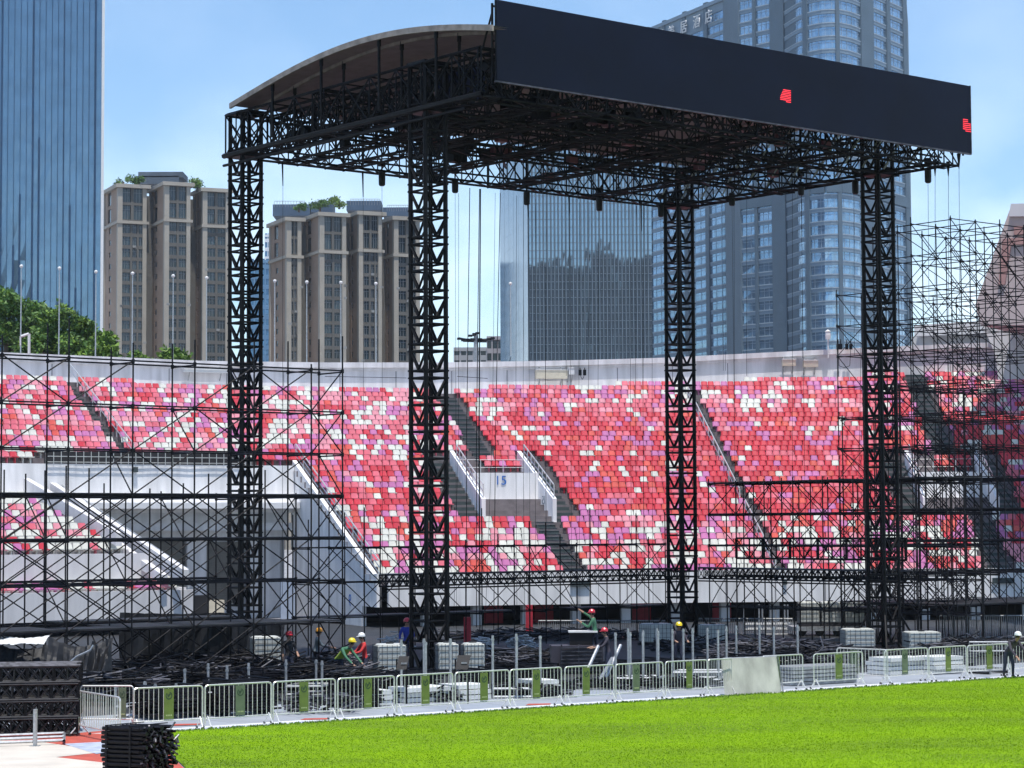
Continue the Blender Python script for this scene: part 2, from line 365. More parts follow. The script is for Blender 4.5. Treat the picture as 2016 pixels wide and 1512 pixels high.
for f in (8.1, 11.3, 15.2, 17.2):
    d = MB(); p_ = P(f, R0 + 2.2, .02); d.cbox(p_, 1.1, .08, 1.35, R(f)); tag(d.build('door', M['red'], stand), 'red door under the stand')
# end wall of the main block beside the gate
ew = MB()
pts = [P(GATE, R0 - .6, 1.12), P(GATE, R0 - .6, 2.95)] + [P(GATE, R0 + i * ROW, rz(i) + .35) for i in range(0, 20)] + [P(GATE, R0 + 19 * ROW, 0), P(GATE, R0 + 1.9, 0), P(GATE, R0 + 1.9, 1.12)]
d = P(GATE + .16, 90) - P(GATE, 90); d.z = 0
for a_, b_ in zip(pts, pts[1:] + pts[:1]): ew.face([a_, b_, b_ + d, a_ + d])
ew.face([q_ + d for q_ in pts]); ew.face(list(reversed(pts)))
ew.build('end_wall', M['white_wall'], stand)
# gate between the blocks: bulkhead, beams, side wall, shutters
gt = MB()
def seg2(mb, f0, f1, r, d, za, zb, n=6):
    for k in range(n):
        a_, b_ = lerp(f0, f1, k / n), lerp(f0, f1, (k + 1) / n)
        mb.hexa([P(a_, r, za), P(b_, r, za), P(b_, r + d, za), P(a_, r + d, za), P(a_, r, zb), P(b_, r, zb), P(b_, r + d, zb), P(a_, r + d, zb)])
RG = R0 + 19 * ROW - .5
seg2(gt, GATE + .16, 34, RG, .3, 6.35, rz(19))
seg2(gt, GATE + .16, 34, RG - 1.2, 1.2, 6.6, 6.95)
seg2(gt, GATE + .16, 34, RG + 1.2, .3, 4.75, 6.35)
seg2(gt, GATE + .16, 34, RG + .3, .25, 5.3, 5.75)
gt.build('gate_bulkhead', M['white_wall'], stand)
gb = MB(); seg2(gb, GATE + .16, 34, RG + 2.1, .3, 0, 5); gb.build('gate_back_wall', M['white_wall'], stand)
for f0, f1, z0, z1 in ((24.0, 25.35, .9, 4.6), (26.15, 28.2, 1.0, 4.75)):
    sh = MB(); nsl = 26
    for k in range(nsl):
        za = lerp(z0, z1, k / nsl); zb = lerp(z0, z1, (k + .82) / nsl); seg2(sh, f0, f1, RG + 1.75, .2, za, zb, 2)
    seg2(sh, f0, f1, RG + 1.87, .1, z0, z1, 2)
    sh.build('shutter', M['shutter'], stand)
pc = MB(); seg2(pc, 25.4, 26.1, RG + 1.5, .6, 0, 4.75, 2); seg2(pc, 22.7, 23.9, RG + 1.6, .5, 0, 4.75, 2); pc.build('gate_pillar', M['white_wall'], stand)
wl = MB(); seg2(wl, 25.2, 27.6, RG - .9, .35, .3, 1.2); wl.build('low_barrier_wall', M['cream'], stand)
rl = MB()
for k in range(28):
    f = lerp(24.3, 31.5, k / 27); rl.tube(P(f, RG - .2, rz(19)), P(f, RG - .2, rz(19) + .75), .025)
for z in (.1, .42, .75): rl.path([P(lerp(24.3, 31.5, k / 12), RG - .2, rz(19) + z) for k in range(13)], .025)
rl.build('handrail', M['rail'], stand)
gw = MB(); seg2(gw, 24.3, 31.5, RG + .1, .05, rz(19), rz(19) + .72); gw.build('window_band', M['dark'], stand)
ub = MB(); seg2(ub, 28.6, 42, R0 + 1.2, .2, 0, 1.9, 12); ub.build('back_wall', M['dark'], stand)  # dark wall added to blacken the shaded space under the low block
# left lower block: front wall, two seat rows, band wall, upper rows, white stair walls
lb = MB(); GL0 = 29.6
seg2(lb, GL0, 42, R0 - .4, .3, .75, 2.25, 12)
seg2(lb, GL0, 42, R0 - .1, 1.7, 1.9, 2.0, 12)
seg2(lb, GL0, 42, R0 + .75, .9, 1.9, 2.35, 12)
seg2(lb, GL0 + .6, 42, R0 + 1.65, .3, 2.3, 4.15, 12)
lb.build('lower_block', M['concrete_lit'], stand); lb = MB()
for i in range(9):
    seg2(lb, 31.0 + .25 * i, 42, R0 + 2 + i * ROW, 8, 2.3, 4.0 + RISE * i, 10)
lb.build('lower_terrace', M['tread'], stand)
st = MB()
def beam(mb, a_, b_, w, h):
    d = (b_ - a_); n_ = V((-d.y, d.x, 0)).normalized() * w; zz = V((0, 0, h)); mb.hexa([a_, b_, b_ + n_, a_ + n_, a_ + zz, b_ + zz, b_ + n_ + zz, a_ + n_ + zz])
beam(st, at(372, 1152, 117), at(0, 905, 137), .35, .8)
beam(st, at(240, 1075, 119), at(-10, 925, 134), .35, .7)
beam(st, at(330, 1150, 117.5), at(70, 965, 131), .35, .5)
st.build('stair_wall', M['concrete_lit'], stand)
rl = MB(); A_, B_ = at(372, 1122, 117), at(60, 912, 134.5)
for z in (0, -.45): rl.tube(A_ + V((0, 0, z)), B_ + V((0, 0, z)), .035)
for k in range(14):
    p_ = A_.lerp(B_, k / 13); rl.tube(p_, p_ - V((0, 0, .95)), .03)
rl.build('handrail', M['rail'], stand)
# aisles: dark steps with pale nosings
for f, i0, i1, hw in AISLES:
    am = MB(); nm = MB()
    er = P(f, 1) - P(f, 0); er.z = 0; et = V((er.y, -er.x, 0))
    top = min(i1, rowtop(f, 0) + 1)
    for i in range(max(0, i0), top):
        for h in (0, 1):
            r_ = R0 + i * ROW - .75 + h * .4; z = rz(i) - RISE / 2 + .02 + h * RISE / 2
            c = P(f, r_); o = V((c.x, c.y, z - .3)) - et * hw
            am.box(o, et * 2 * hw, er * .42, V((0, 0, .3)))
            (nm.box(o + V((0, 0, .285)) - er * .02, et * 2 * hw, er * .05, V((0, 0, .024))) if hw > .3 else None)
    am.build('aisle_steps', M['aisle'], stand); (nm.build('step_nosing', M['nosing'], stand) if nm.f else None)
# railing down the narrow aisle and along the open end of the block
def radial_rail(f, i0, i1, off=0.0, h=.95, step=2, mids=(.5,)):
    rl = MB(); prev = None
    for i in range(i0, i1 + 1, step):
        b_ = P(f, R0 + i * ROW - .1, rz(i)); t_ = b_ + V((0, 0, h)); rl.tube(b_, t_, .035)
        if prev:
            rl.tube(prev[1], t_, .04)
            for q_ in mids: rl.tube(prev[0].lerp(prev[1], q_), b_.lerp(t_, q_), .03)
        prev = (b_, t_)
    return rl.build('handrail', M['rail'], stand)
radial_rail(6.28, 12, 37); radial_rail(6.28, 0, 11)
radial_rail(GATE - .1, 0, 20, h=1.0, mids=(.3, .65))
radial_rail(28.1, 20, 36, h=.9)
# entrance boxes set into the seats
def facing(pos, right, upv=V((0, 0, 1))):
    right = right.normalized(); nrm = right.cross(upv); mt_ = Matrix((right, upv, nrm)).transposed().to_4x4(); mt_.translation = pos; return mt_
def entrance(FV, numbered):
    er = (P(FV, 1) - P(FV, 0)); er.z = 0; et = V((er.y, -er.x, 0))
    def Q(t_, r_, z): c = P(FV, r_); return V((c.x, c.y, 0)) + et * t_ + V((0, 0, z))
    vb = MB()
    vb.box(Q(-2.5, 93.3, 7.2), et * 4.1, er * .25, V((0, 0, 1.5)))
    vb.box(Q(-2.5, 93.3, 7.02), et * 4.1, er * 3.2, V((0, 0, .18)))
    for s_ in (-2.75, 1.6):
        a0, a1 = Q(s_, 90.1, 5.6), Q(s_, 98.2, 5.6)
        vb.hexa([a0, a0 + et * .25, a1 + et * .25, a1, Q(s_, 90.1, 7.1), Q(s_ + .25, 90.1, 7.1), Q(s_ + .25, 98.2, 10.2), Q(s_, 98.2, 10.2)])
    vb.build('entrance_box', M['white_wall'], stand)
    vd = MB(); vd.box(Q(-2.5, 94.6, 5.6), et * 3.2, er * .15, V((0, 0, 1.42)))
    for k in range(8): vd.box(Q(-2.5, 94.52, 5.66 + k * .17), et * 3.2, er * .09, V((0, 0, .10)))
    vd.build('shutter', M['shutter'], stand)
    vf = MB(); vf.box(Q(-2.5, 90.0, 5.45), et * 4.1, er * 6, V((0, 0, .1))); vf.box(Q(.72, 94.3, 5.55), et * .86, er * 1, V((0, 0, 1.4))); vf.build('entrance_floor', M['concrete'], stand)
    vs_ = MB()
    for si, s_ in enumerate((-4.0, 1.87)):
        vs_ = MB()
        for i in range(9, 21):
            for h in (0, 1):
                r_ = R0 + i * ROW - .75 + h * .4; z = rz(i) - RISE / 2 + .03 + h * RISE / 2
                vs_.box(Q(s_, r_, z - .3), et * 1.18, er * .42, V((0, 0, .3)))
        vs_.build('aisle_steps', M['aisle'], stand)
    rl = MB()
    for s_ in (-2.62, 1.72):
        prev = None
        for k in range(9):
            r_ = lerp(90.2, 97.0, k / 8); b_ = Q(s_, r_, lerp(7.12, 9.75, k / 8)); t_ = b_ + V((0, 0, .8)); rl.tube(b_, t_, .03)
            if prev: rl.tube(prev[1], t_, .04); rl.tube(prev[0].lerp(prev[1], .5), b_.lerp(t_, .5), .03)
            prev = (b_, t_)
    for z in (.36, .84): rl.tube(Q(-2.6, 96.6, 8.75 + z), Q(1.7, 96.6, 8.75 + z), .016)
    for k in range(4): x = lerp(-2.6, 1.7, k / 3); rl.tube(Q(x, 96.6, 8.5), Q(x, 96.6, 9.6), .025)
    rl.build('handrail', M['rail'], stand)
    if numbered: text_mesh('number', '15', .78, M['blue_num'], facing(Q(-.75, 93.27, 8.22), et), stand)
    if numbered: text_mesh('number', '15', .75, M['grey_num'], facing(Q(1.585, 92.0, 7.0), er), stand)

FV = 14.9
entrance(FV, True); entrance(-2.3, False)
pt = at(640, 1178, 122)
text_mesh('number', '9', .95, M['blue_num'], facing(P(GATE + .17, R0 + 4.0, 1.35), (P(GATE, 1) - P(GATE, 0)) * 1.0), stand)
# small things fixed to the top wall are built further down

# ---------------------------------------------------------------- seats
SEATC = [('red', (.50, .036, .055)), ('coral', (.58, .125, .165)), ('orchid', (.46, .15, .33)), ('white', (.57, .57, .52)), ('scarlet', (.56, .085, .065)), ('salmon', (.62, .25, .30))]
for k, c in SEATC: M['seat_' + k] = mat(k + '_seat_plastic', c, .33, 0, .16, .9, spec=.5)
def seat_template():
    mb = MB(); us = (-1, -.55, .55, 1)
    def pt(u_, k, back):
        z = (.37, .48, .61, .715)[k]; y = .36 + .17 * (z - .37) / .35; w = .217 * (1, 1, .985, .84)[k]; bow = .045 * (1 - u_ * u_)
        return (u_ * w, y + bow + (.035 if back else 0), z)
    k0 = len(mb.v)
    for back in (0, 1):
        for k in range(4):
            for u_ in us: mb.v.append(pt(u_, k, back))
    for k in range(3):
        for j in range(3):
            a_ = k0 + k * 4 + j; mb.f.append((a_, a_ + 1, a_ + 5, a_ + 4)); mb.f.append((a_ + 16, a_ + 20, a_ + 21, a_ + 17))
    for k in range(3):
        a_ = k0 + k * 4; mb.f.append((a_, a_ + 4, a_ + 20, a_ + 16)); a_ += 3; mb.f.append((a_, a_ + 16, a_ + 20, a_ + 4))
    for j in range(3): a_ = k0 + 12 + j; mb.f.append((a_, a_ + 1, a_ + 17, a_ + 16))
    mb.hexa([(-.195, -.03, .36), (.195, -.03, .36), (.205, .37, .34), (-.205, .37, .34), (-.195, -.03, .415), (.195, -.03, .415), (.205, .37, .38), (-.205, .37, .38)])
    mb.hexa([(-.03, .1, 0), (.03, .1, 0), (.03, .36, 0), (-.03, .36, 0), (-.03, .1, .33), (.03, .1, .33), (.03, .36, .33), (-.03, .36, .33)])
    return mb.v, mb.f
SV, SF = seat_template()
rs = random.Random(3)
def pick(w):
    t_ = rs.random() * sum(w)
    for k, x in enumerate(w):
        t_ -= x
        if t_ < 0: return k
    return 0
def mixw(phi, i, block):
    #        red  coral orchid white scarlet
    if block == 'low': return (.08, .14, .16, .48, .04, .10)
    if i < 7: return (.14, .14, .18, .34, .06, .14)
    if phi < 14.6:
        if i < 9: return (.28, .18, .19, .16, .08, .11)
        if i < 24: return (.55, .16, .13, .05, .09, .02)
        if i < 29: return (.40, .24, .14, .10, .07, .05)
        return (.17, .28, .15, .18, .04, .18)
    if phi < GATE + 1:
        if i < 15: return (.32, .16, .20, .13, .10, .09)
        if i < 21: return (.36, .19, .15, .11, .11, .08)
        if i < 26: return (.12, .22, .16, .31, .03, .16)
        return (.12, .30, .13, .21, .05, .19)
    if i < 24: return (.08, .20, .17, .33, .05, .17)
    return (.11, .28, .15, .22, .05, .19)
seats = []
last = {}; nearest = {}
def put(phi, r_, z, i, block):
    p_ = P(phi, r_, z); x, y = topx(p_)
    if x < -40 or x > 2060: return
    key = (block, i)
    c = last.get(key) if rs.random() < .15 else None
    if c is None and rs.random() < .14: c = nearest.get((block, i - 1, int(phi * 3)))
    if c is None: c = pick(mixw(phi, i, block))
    last[key] = c; nearest[(block, i, int(phi * 3))] = c
    seats.append((p_, phi + rs.uniform(-1.2, 1.2), c, x, y, i, block))
for i in range(0, 42):
    r_ = R0 + i * ROW; s_ = -9.0 * r_ * math.pi / 180; dphi = 0.466 / r_ * 180 / math.pi
    phi = -8.6 - rs.random() * .25
    while phi < 41:
        phi += dphi
        if i < 19 and phi > GATE - .25: continue
        if i == 19 and phi > 24.2 and phi < 31.6: continue
        if any(i0 <= i < i1 and abs(phi - f) * r_ * math.pi / 180 < hw + .24 for f, i0, i1, hw in AISLES): continue
        t_ = -(phi - FV) * r_ * math.pi / 180
        if 8.5 < i < 20.5 and -4.25 < t_ < 3.3 and not (i > 17.5 and -.9 < t_ < 1.5): continue
        t2 = -(phi + 2.3) * r_ * math.pi / 180
        if 8.5 < i < 20.5 and -4.25 < t2 < 3.3 and not (i > 17.5 and -.9 < t2 < 1.5): continue
        p_ = P(phi, r_, rz(i) + .8); x, y = topx(p_)
        if y < interp(YTOP, x): continue
        put(phi, r_, rz(i), i, 'main')
for i in range(2):
    r_ = R0 + .35 + i * .9; phi = GL0 + .2; dphi = .466 / r_ * 180 / math.pi
    while phi < 40: phi += dphi; put(phi, r_, 2.0 + i * .35, i, 'low')
for i in range(9):
    r_ = R0 + 2.4 + i * ROW; phi = 31.3 + .25 * i; dphi = .466 / r_ * 180 / math.pi
    while phi < 40: phi += dphi; put(phi, r_, 4.0 + RISE * i, i + 2, 'low')
seats.sort(key=lambda s: s[0].y)
SM = {}
for c, (k, _) in enumerate(SEATC):
    me = bpy.data.meshes.new('stadium_seat'); me.from_pydata(SV, [], SF); me.materials.append(M['seat_' + k]); me.update(); SM[c] = me
NIND = 300
CN = {0: 'deep red', 1: 'coral pink', 2: 'orchid purple', 3: 'white', 4: 'orange-red', 5: 'pale salmon'}
for p_, ph, c, x, y, i, bl in seats[:NIND]:
    o = bpy.data.objects.new('stadium_seat', SM[c]); COL.objects.link(o); o.location = p_; o.rotation_euler = (0, 0, R(ph))
    if bl == 'low':
        where = 'in the two front rows left of the gate' if i < 2 else 'in the white block beside the stair walls left of the gate'
    else: where = ('in the front rows of the main stand, right of aisle 15' if ph < 14.3 else 'in the front rows of the main stand, left of aisle 15')
    tag(o, CN[c] + ' plastic seat ' + where, 'seat', CN[c] + ' seats ' + where)
rest = seats[NIND:]
mb = MB(); NV = len(SV)
for p_, ph, c, *_ in rest:
    ca, sa = math.cos(R(ph)), math.sin(R(ph)); k = len(mb.v)
    mb.v += [(p_.x + x * ca - y * sa, p_.y + x * sa + y * ca, p_.z + z) for x, y, z in SV]
    mb.f += [tuple(q_ + k for q_ in f) for f in SF]; mb.m += [c] * len(SF)
o = mb.build('stadium_seats', [M['seat_' + k] for k, _ in SEATC])
tag(o, 'rows upon rows of red, pink, purple and white seats filling the upper stand', 'seats', kind='stuff')
print('SEATS', len(seats))
# ---------------------------------------------------------------- lattice towers of the stage roof
ZR = 21.0            # underside of the roof grid
def lattice_tower(c, label, mast):
    t = thing('lattice_tower', c, label, 'truss tower', 'towers carrying the stage roof')
    h = .465; cs = [c + U * a + B * b for a, b in ((-h, -h), (h, -h), (h, h), (-h, h))]
    H = ZR + 1.78
    for q in cs:
        lg = MB(); lg.tube(q, q + V((0, 0, H)), .092, 6)
        for k in range(int(H)):                      # couplers at every section joint
            for dz in (.0, .27): lg.tube(q + V((0, 0, k + dz - .03)), q + V((0, 0, k + dz + .03)), .125, 6)
        lg.build('leg', M['black'], t)
    for i in range(4):
        a, b = cs[i], cs[(i + 1) % 4]; mid = (a + b) / 2; f = MB()
        for k in range(int(H)):
            z0 = V((0, 0, k)); z1 = V((0, 0, k + .27)); z2 = V((0, 0, k + 1))
            f.tube(a + z0, b + z0, .046); f.tube(a + z1, b + z1, .046)
            f.tube(a + z2, mid + z1, .05); f.tube(b + z2, mid + z1, .05)
        f.build('bracing', M['black'], t)
    ms = MB()
    if mast: ms.tube(c, c + V((0, 0, H)), .13, 8)
    else:
        for a in (-.16, .16): ms.tube(c + U * a, c + U * a + V((0, 0, H)), .05, 6)
        ms.tube(c + B * .15, c + B * .15 + V((0, 0, H)), .05, 6)
    ms.build('mast', M['black'], t)
    bp = MB(); bp.cbox(c, 1.7, 1.7, .12, R(39)); bp.build('base_plate', M['black'], t)
    for k in range(4):
        g = MB(); q = cs[k]; d = (q - c).normalized(); g.tube(q + V((0, 0, 1.6)), q + d * .9 + V((0, 0, .05)), .05); g.build('outrigger', M['black'], t)
    for z in (ZR - .05, ZR + 1.72): cl = MB(); cl.cbox(c + V((0, 0, z)), 1.14, 1.14, .14, R(39)); cl.build('sleeve_block', M['black'], t)
    return t
lattice_tower(S(.12, 12.85), 'tall black lattice tower rising behind the left scaffold, left end of the roof', False)
lattice_tower(S(0, 0), 'tall black lattice tower nearest the camera, behind the barriers left of the screen', False)
lattice_tower(S(25.03, 12.85), 'tall black lattice tower with a thick mast, in front of the curved hotel', True)
lattice_tower(S(25.03, 0), 'tall black lattice tower with a thick mast, beside the right-hand scaffold', True)

# ---------------------------------------------------------------- roof grid
roof = thing('stage_roof', S(12.5, 5, ZR), 'black truss stage roof with an arched canopy hung on four towers', 'stage roof')
U0, U1, B0, B1 = -.6, 26.0, -3.9, 16.3 - 2.9
def box_truss(p, q, w, h, bay=1.0, r=.055, x=True, rd=.032):
    mb = MB(); p = V(p); q = V(q); d = q - p; Ln = d.length; d.normalize(); n_ = V((-d.y, d.x, 0)) * (w / 2); k = max(1, round(Ln / bay)); zz = V((0, 0, h))
    for s in (-1, 1):
        mb.tube(p + n_ * s, q + n_ * s, r); mb.tube(p + n_ * s + zz, q + n_ * s + zz, r)
    for i in range(k + 1):
        a = p + d * (Ln * i / k)
        for s in (-1, 1): mb.tube(a + n_ * s, a + n_ * s + zz, rd)
        mb.tube(a - n_, a + n_, rd); mb.tube(a - n_ + zz, a + n_ + zz, rd)
        if i < k:
            b = p + d * (Ln * (i + 1) / k)
            for s in (-1, 1):
                if x: mb.tube(a + n_ * s, b + n_ * s + zz, rd); mb.tube(b + n_ * s, a + n_ * s + zz, rd)
                elif i % 2: mb.tube(a + n_ * s, b + n_ * s + zz, rd)
                else: mb.tube(b + n_ * s, a + n_ * s + zz, rd)
            mb.tube(a - n_, b + n_, rd)
    return mb
tr = []
for u in (-.05, 2.6, 5.0, 9.0, 14.0, 19.5, 25.03):
    edgeb = u in (-.05, 25.03)
    tr.append(box_truss(S(u, B0, ZR), S(u, B1, ZR), .95, 1.75, 1.75 if edgeb else 1.45, .062, edgeb))
for b in (-3.4, 0.0, 6.4, 12.85):
    edgeb = b in (12.85, -3.4)
    tr.append(box_truss(S(U0, b, ZR + .004), S(U1, b, ZR + .004), .8, 1.7, 1.6, .055, edgeb))
many('roof_truss', tr, M['black'], roof)
# secondary beams, purlins, hangers, cable loops
sec = []
rr_ = random.Random(11)
for k in range(9):
    u = rr_.uniform(0, 25); m_ = MB(); z = ZR + rr_.choice((.2, .6, 1.2, 1.9)); m_.tube(S(u, B0, z), S(u, B1, z), .05); sec.append(m_)
for k in range(8):
    b = rr_.uniform(B0, B1); m_ = MB(); z = ZR + rr_.choice((.1, .5, .9, 1.9)); m_.tube(S(U0, b, z), S(U1, b, z), .045); sec.append(m_)
for k in range(16):
    u = rr_.uniform(0, 22); b = rr_.uniform(B0, B1 - 5); m_ = MB(); m_.tube(S(u, b, ZR + rr_.uniform(0, .4)), S(u + rr_.uniform(2, 4), b + rr_.uniform(2, 5), ZR + rr_.uniform(.5, 1.6)), .045); sec.append(m_)
many('beam', sec, M['black'], roof)
# black side sheets folded up under the canopy and dark rigging boxes
gear = []
for k in range(36):
    u = rr_.uniform(.5, 12); b = rr_.uniform(-3, 12); m_ = MB(); m_.cbox(S(u, b, ZR + rr_.uniform(.3, 1.3)), rr_.uniform(.3, .8), rr_.uniform(.3, .5), rr_.uniform(.3, .7), R(39)); gear.append(m_)
many('rigging_box', gear, M['black'], roof)
mot = []
for k in range(14):
    u = rr_.uniform(.5, 24); b = rr_.uniform(-3, 12); m_ = MB(); m_.cbox(S(u, b, ZR + rr_.uniform(.05, .7)), .45, .3, .35, R(39)); mot.append(m_)
for m_ in mot: tag(m_.build('hoist_motor', mat('dull_red_hoist_paint', (.10, .025, .035), .5, 0, .2, 3) if 'hm' not in M else M['hm'], roof), 'dull red hoist motor')
# arched canopy: thin sheet, ribs, posts
_out = []
for x_, y_ in ((451, 204), (475, 189), (500, 172), (540, 151), (580, 130), (635, 103), (690, 79), (750, 65), (820, 54), (880, 48), (940, 47), (968, 49)):
    d_ = ray(x_, y_); o_ = S(-.85, 0, 0); k_ = (o_ - CAM).dot(U) / d_.dot(U); q_ = CAM + d_ * k_; _out.append(((q_ - FC).dot(B), q_.z - .09))
_out.sort(); B0E, B1C = _out[0][0], _out[-1][0]; B0C = -3.8
import numpy as np
_cf = np.polyfit([o_[0] for o_ in _out], [o_[1] for o_ in _out], 4)
def zc(b):   # arch of the canopy over the depth of the roof
    return float(np.polyval(_cf, b))
ce = [B0E + (B1C - B0E) * i / 34 for i in range(35)]
cb = [B0C + (B1C - B0C) * i / 28 for i in range(29)]
sh = MB(); tp = MB()
for i in range(28):
    b0_, b1_ = cb[i], cb[i + 1]
    for k in range(13):
        u0_, u1_ = lerp(-.8, 26.0, k / 13), lerp(-.8, 26.0, (k + 1) / 13)
        sh.face([S(u0_, b0_, zc(b0_)), S(u1_, b0_, zc(b0_)), S(u1_, b1_, zc(b1_)), S(u0_, b1_, zc(b1_))])
        tp.face([S(u0_, b0_, zc(b0_) + .07), S(u0_, b1_, zc(b1_) + .07), S(u1_, b1_, zc(b1_) + .07), S(u1_, b0_, zc(b0_) + .07)])
for i in range(34):
    b0_, b1_ = ce[i], min(ce[i + 1], B0C)
    if b0_ >= B0C: break
    sh.face([S(-.8, b0_, zc(b0_)), S(-.12, b0_, zc(b0_)), S(-.12, b1_, zc(b1_)), S(-.8, b1_, zc(b1_))]); tp.face([S(-.8, b0_, zc(b0_) + .07), S(-.8, b1_, zc(b1_) + .07), S(-.12, b1_, zc(b1_) + .07), S(-.12, b0_, zc(b0_) + .07)])
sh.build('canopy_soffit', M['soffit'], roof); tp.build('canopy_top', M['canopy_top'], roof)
for uu, w, h in ((-.85, .10, .13), (.35, .10, .13), (26.0, .1, .13)):
    rb = MB(); cc_ = ce if uu < 0 else cb
    for i in range(len(cc_) - 1):
        a, b = cc_[i], cc_[i + 1]
        rb.hexa([S(uu, a, zc(a) - h), S(uu + w, a, zc(a) - h), S(uu + w, b, zc(b) - h), S(uu, b, zc(b) - h), S(uu, a, zc(a) + .09), S(uu + w, a, zc(a) + .09), S(uu + w, b, zc(b) + .09), S(uu, b, zc(b) + .09)] if uu != .35 else
                [S(uu, a, zc(a) - h), S(uu + w, a, zc(a) - h), S(uu + w, b, zc(b) - h), S(uu, b, zc(b) - h), S(uu, a, zc(a) - .003), S(uu + w, a, zc(a) - .003), S(uu + w, b, zc(b) - .003), S(uu, b, zc(b) - .003)])
    rb.build('canopy_rib', M['canopy_rim'], roof)
for k in range(5): 
    rb = MB(); uu = 4.5 + k * 4.6
    for i in range(28): rb.tube(S(uu, cb[i], zc(cb[i]) - .1), S(uu, cb[i + 1], zc(cb[i + 1]) - .1), .05)
    rb.build('canopy_rib', M['soffit'], roof)
for b in (12.9, 9.6, 6.1, 2.2, -1.4):
    for u in (-.66, .42):
        if b > 12: continue
        po = MB(); po.tube(S(u, b, ZR + .3), S(u, b, zc(b) - .02), .06, 6); po.tube(S(u, b, zc(b) - .35), S(u, b, zc(b) - .03), .085, 6); po.build('canopy_post', M['black'], roof)
box_truss(S(.95, -3.3, ZR + .1), S(.95, 12.2, ZR + .1), .3, 1.55, 1.0, .05, True, .036).build('roof_truss', M['black'], roof)
gl_ = MB()
for k in range(11): b_ = 12.2 - k * 1.45; gl_.tube(S(24.5, b_, ZR + .1), S(24.5, b_ - 1.3, ZR + 1.6), .04); gl_.tube(S(22.0, b_, ZR + .1), S(22.0, b_ - 1.3, ZR + 1.6), .035)
gl_.build('glint_brace', M['galv_dull'], roof)  # pale extra diagonals put in as sunlit glints on the truss
bc_ = MB(); bc_.box(S(1.45, -1.6, ZR + .5), B * 2.9, U * .03, V((0, 0, 1.25))); bc_.build('blue_cloth', mat('dark_blue_cloth', (.008, .016, .07), .8, 0, .3, 2), roof)
# heavy edge tubes low on the left side
eb = MB(); eb.tube(S(-.62, 13.4, ZR + .02), S(-.62, B0 - .2, ZR + .02), .11, 6); eb.tube(S(-.62, 13.4, ZR - .38), S(-.62, B0 + .8, ZR - .38), .06, 6); eb.build('edge_beam', M['black'], roof)
# ---------------------------------------------------------------- LED screen
scr = thing('led_screen', S(13, -4.1, ZR + .4), 'long dark LED screen hung along the front of the stage roof', 'screen')
mscr = mat('dark_led_face', (.0030, .0056, .017), .5, 0, .25, .4, spec=.16)
nsc = mscr.node_tree; p = nsc.nodes['Principled BSDF']
z0, z1 = ZR + .57, ZR + 3.52
fc = MB()
nx, nz_ = 52, 6
for i in range(nx):
    for j in range(nz_):
        a = lerp(0, 26.45, i / nx) + .001; b = lerp(0, 26.45, (i + 1) / nx) - .001; c = lerp(z0, z1, j / nz_) + .001; d = lerp(z0, z1, (j + 1) / nz_) - .001
        e = [rr_.uniform(-.0004, .0004) for _ in range(4)]
        fc.face([S(a, -4.14 + e[0], c), S(b, -4.14 + e[1], c), S(b, -4.14 + e[2], d), S(a, -4.14 + e[3], d)])
fc.build('screen_face', mscr, scr)
bk = MB(); bk.box(S(0, -4.12, z0), U * 26.45, B * .09, V((0, 0, z1 - z0))); bk.build('cabinet', M['black'], scr)
fr = MB()
for i in range(14):
    u = i * 26.2 / 13; fr.tube(S(u, -3.9, z0 - .1), S(u, -3.9, z1 - .1), .05); fr.tube(S(u, -3.9, z1 - .4), S(u, -3.3, ZR + 1.8), .04)
for z in (z0 + .1, (z0 + z1) / 2, z1 - .2): fr.tube(S(0, -3.9, z), S(26.4, -3.9, z), .045)
fr.build('hanging_frame', M['black'], scr)
tm_ = MB(); tm_.box(S(-.03, -4.16, z0 - .07), U * 26.5, B * .12, V((0, 0, .05))); tm_.box(S(26.46, -4.16, z0 - .02), U * .03, B * .12, V((0, 0, z1 - z0 + .04))); tm_.build('edge_trim', M['pipe_worn'], scr)
mled = emit('lit_red_pixels', (1.0, .035, .05), 1.1); mledw = emit('lit_pale_pixels', (1.0, .5, .5), 1.1)
def scr_pt(x, y):
    d = ray(x, y); nrm = B; o = S(0, -4.146, 0); t_ = (o - CAM).dot(nrm) / d.dot(nrm); return CAM + d * t_
def lit(rows, x0, y0, w, h, cut):
    a = MB(); b = MB()
    for k in range(rows):
        yy = y0 + h * k / rows; xa, xb = cut(k / rows)
        xa = x0 + w * xa; xb = x0 + w * xb; sl = .157
        for mb_, o_, th in ((a, 0, 1.25), (b, .0, 0)):
            if th == 0: continue
            mb_.face([scr_pt(xa, yy + (xa - x0) * sl + th), scr_pt(xb, yy + (xb - x0) * sl + th), scr_pt(xb, yy + (xb - x0) * sl), scr_pt(xa, yy + (xa - x0) * sl)])
    a.build('lit_pixels', mled, scr)
lit(8, 1536, 175, 21, 26, lambda t_: (max(0, .28 - t_ * .5) if t_ < .8 else .55, 1))
lit(7, 1896, 234, 16, 26, lambda t_: ((.0, .6) if t_ < .2 else (.0, 1.0)) if t_ < .85 else (.3, 1))

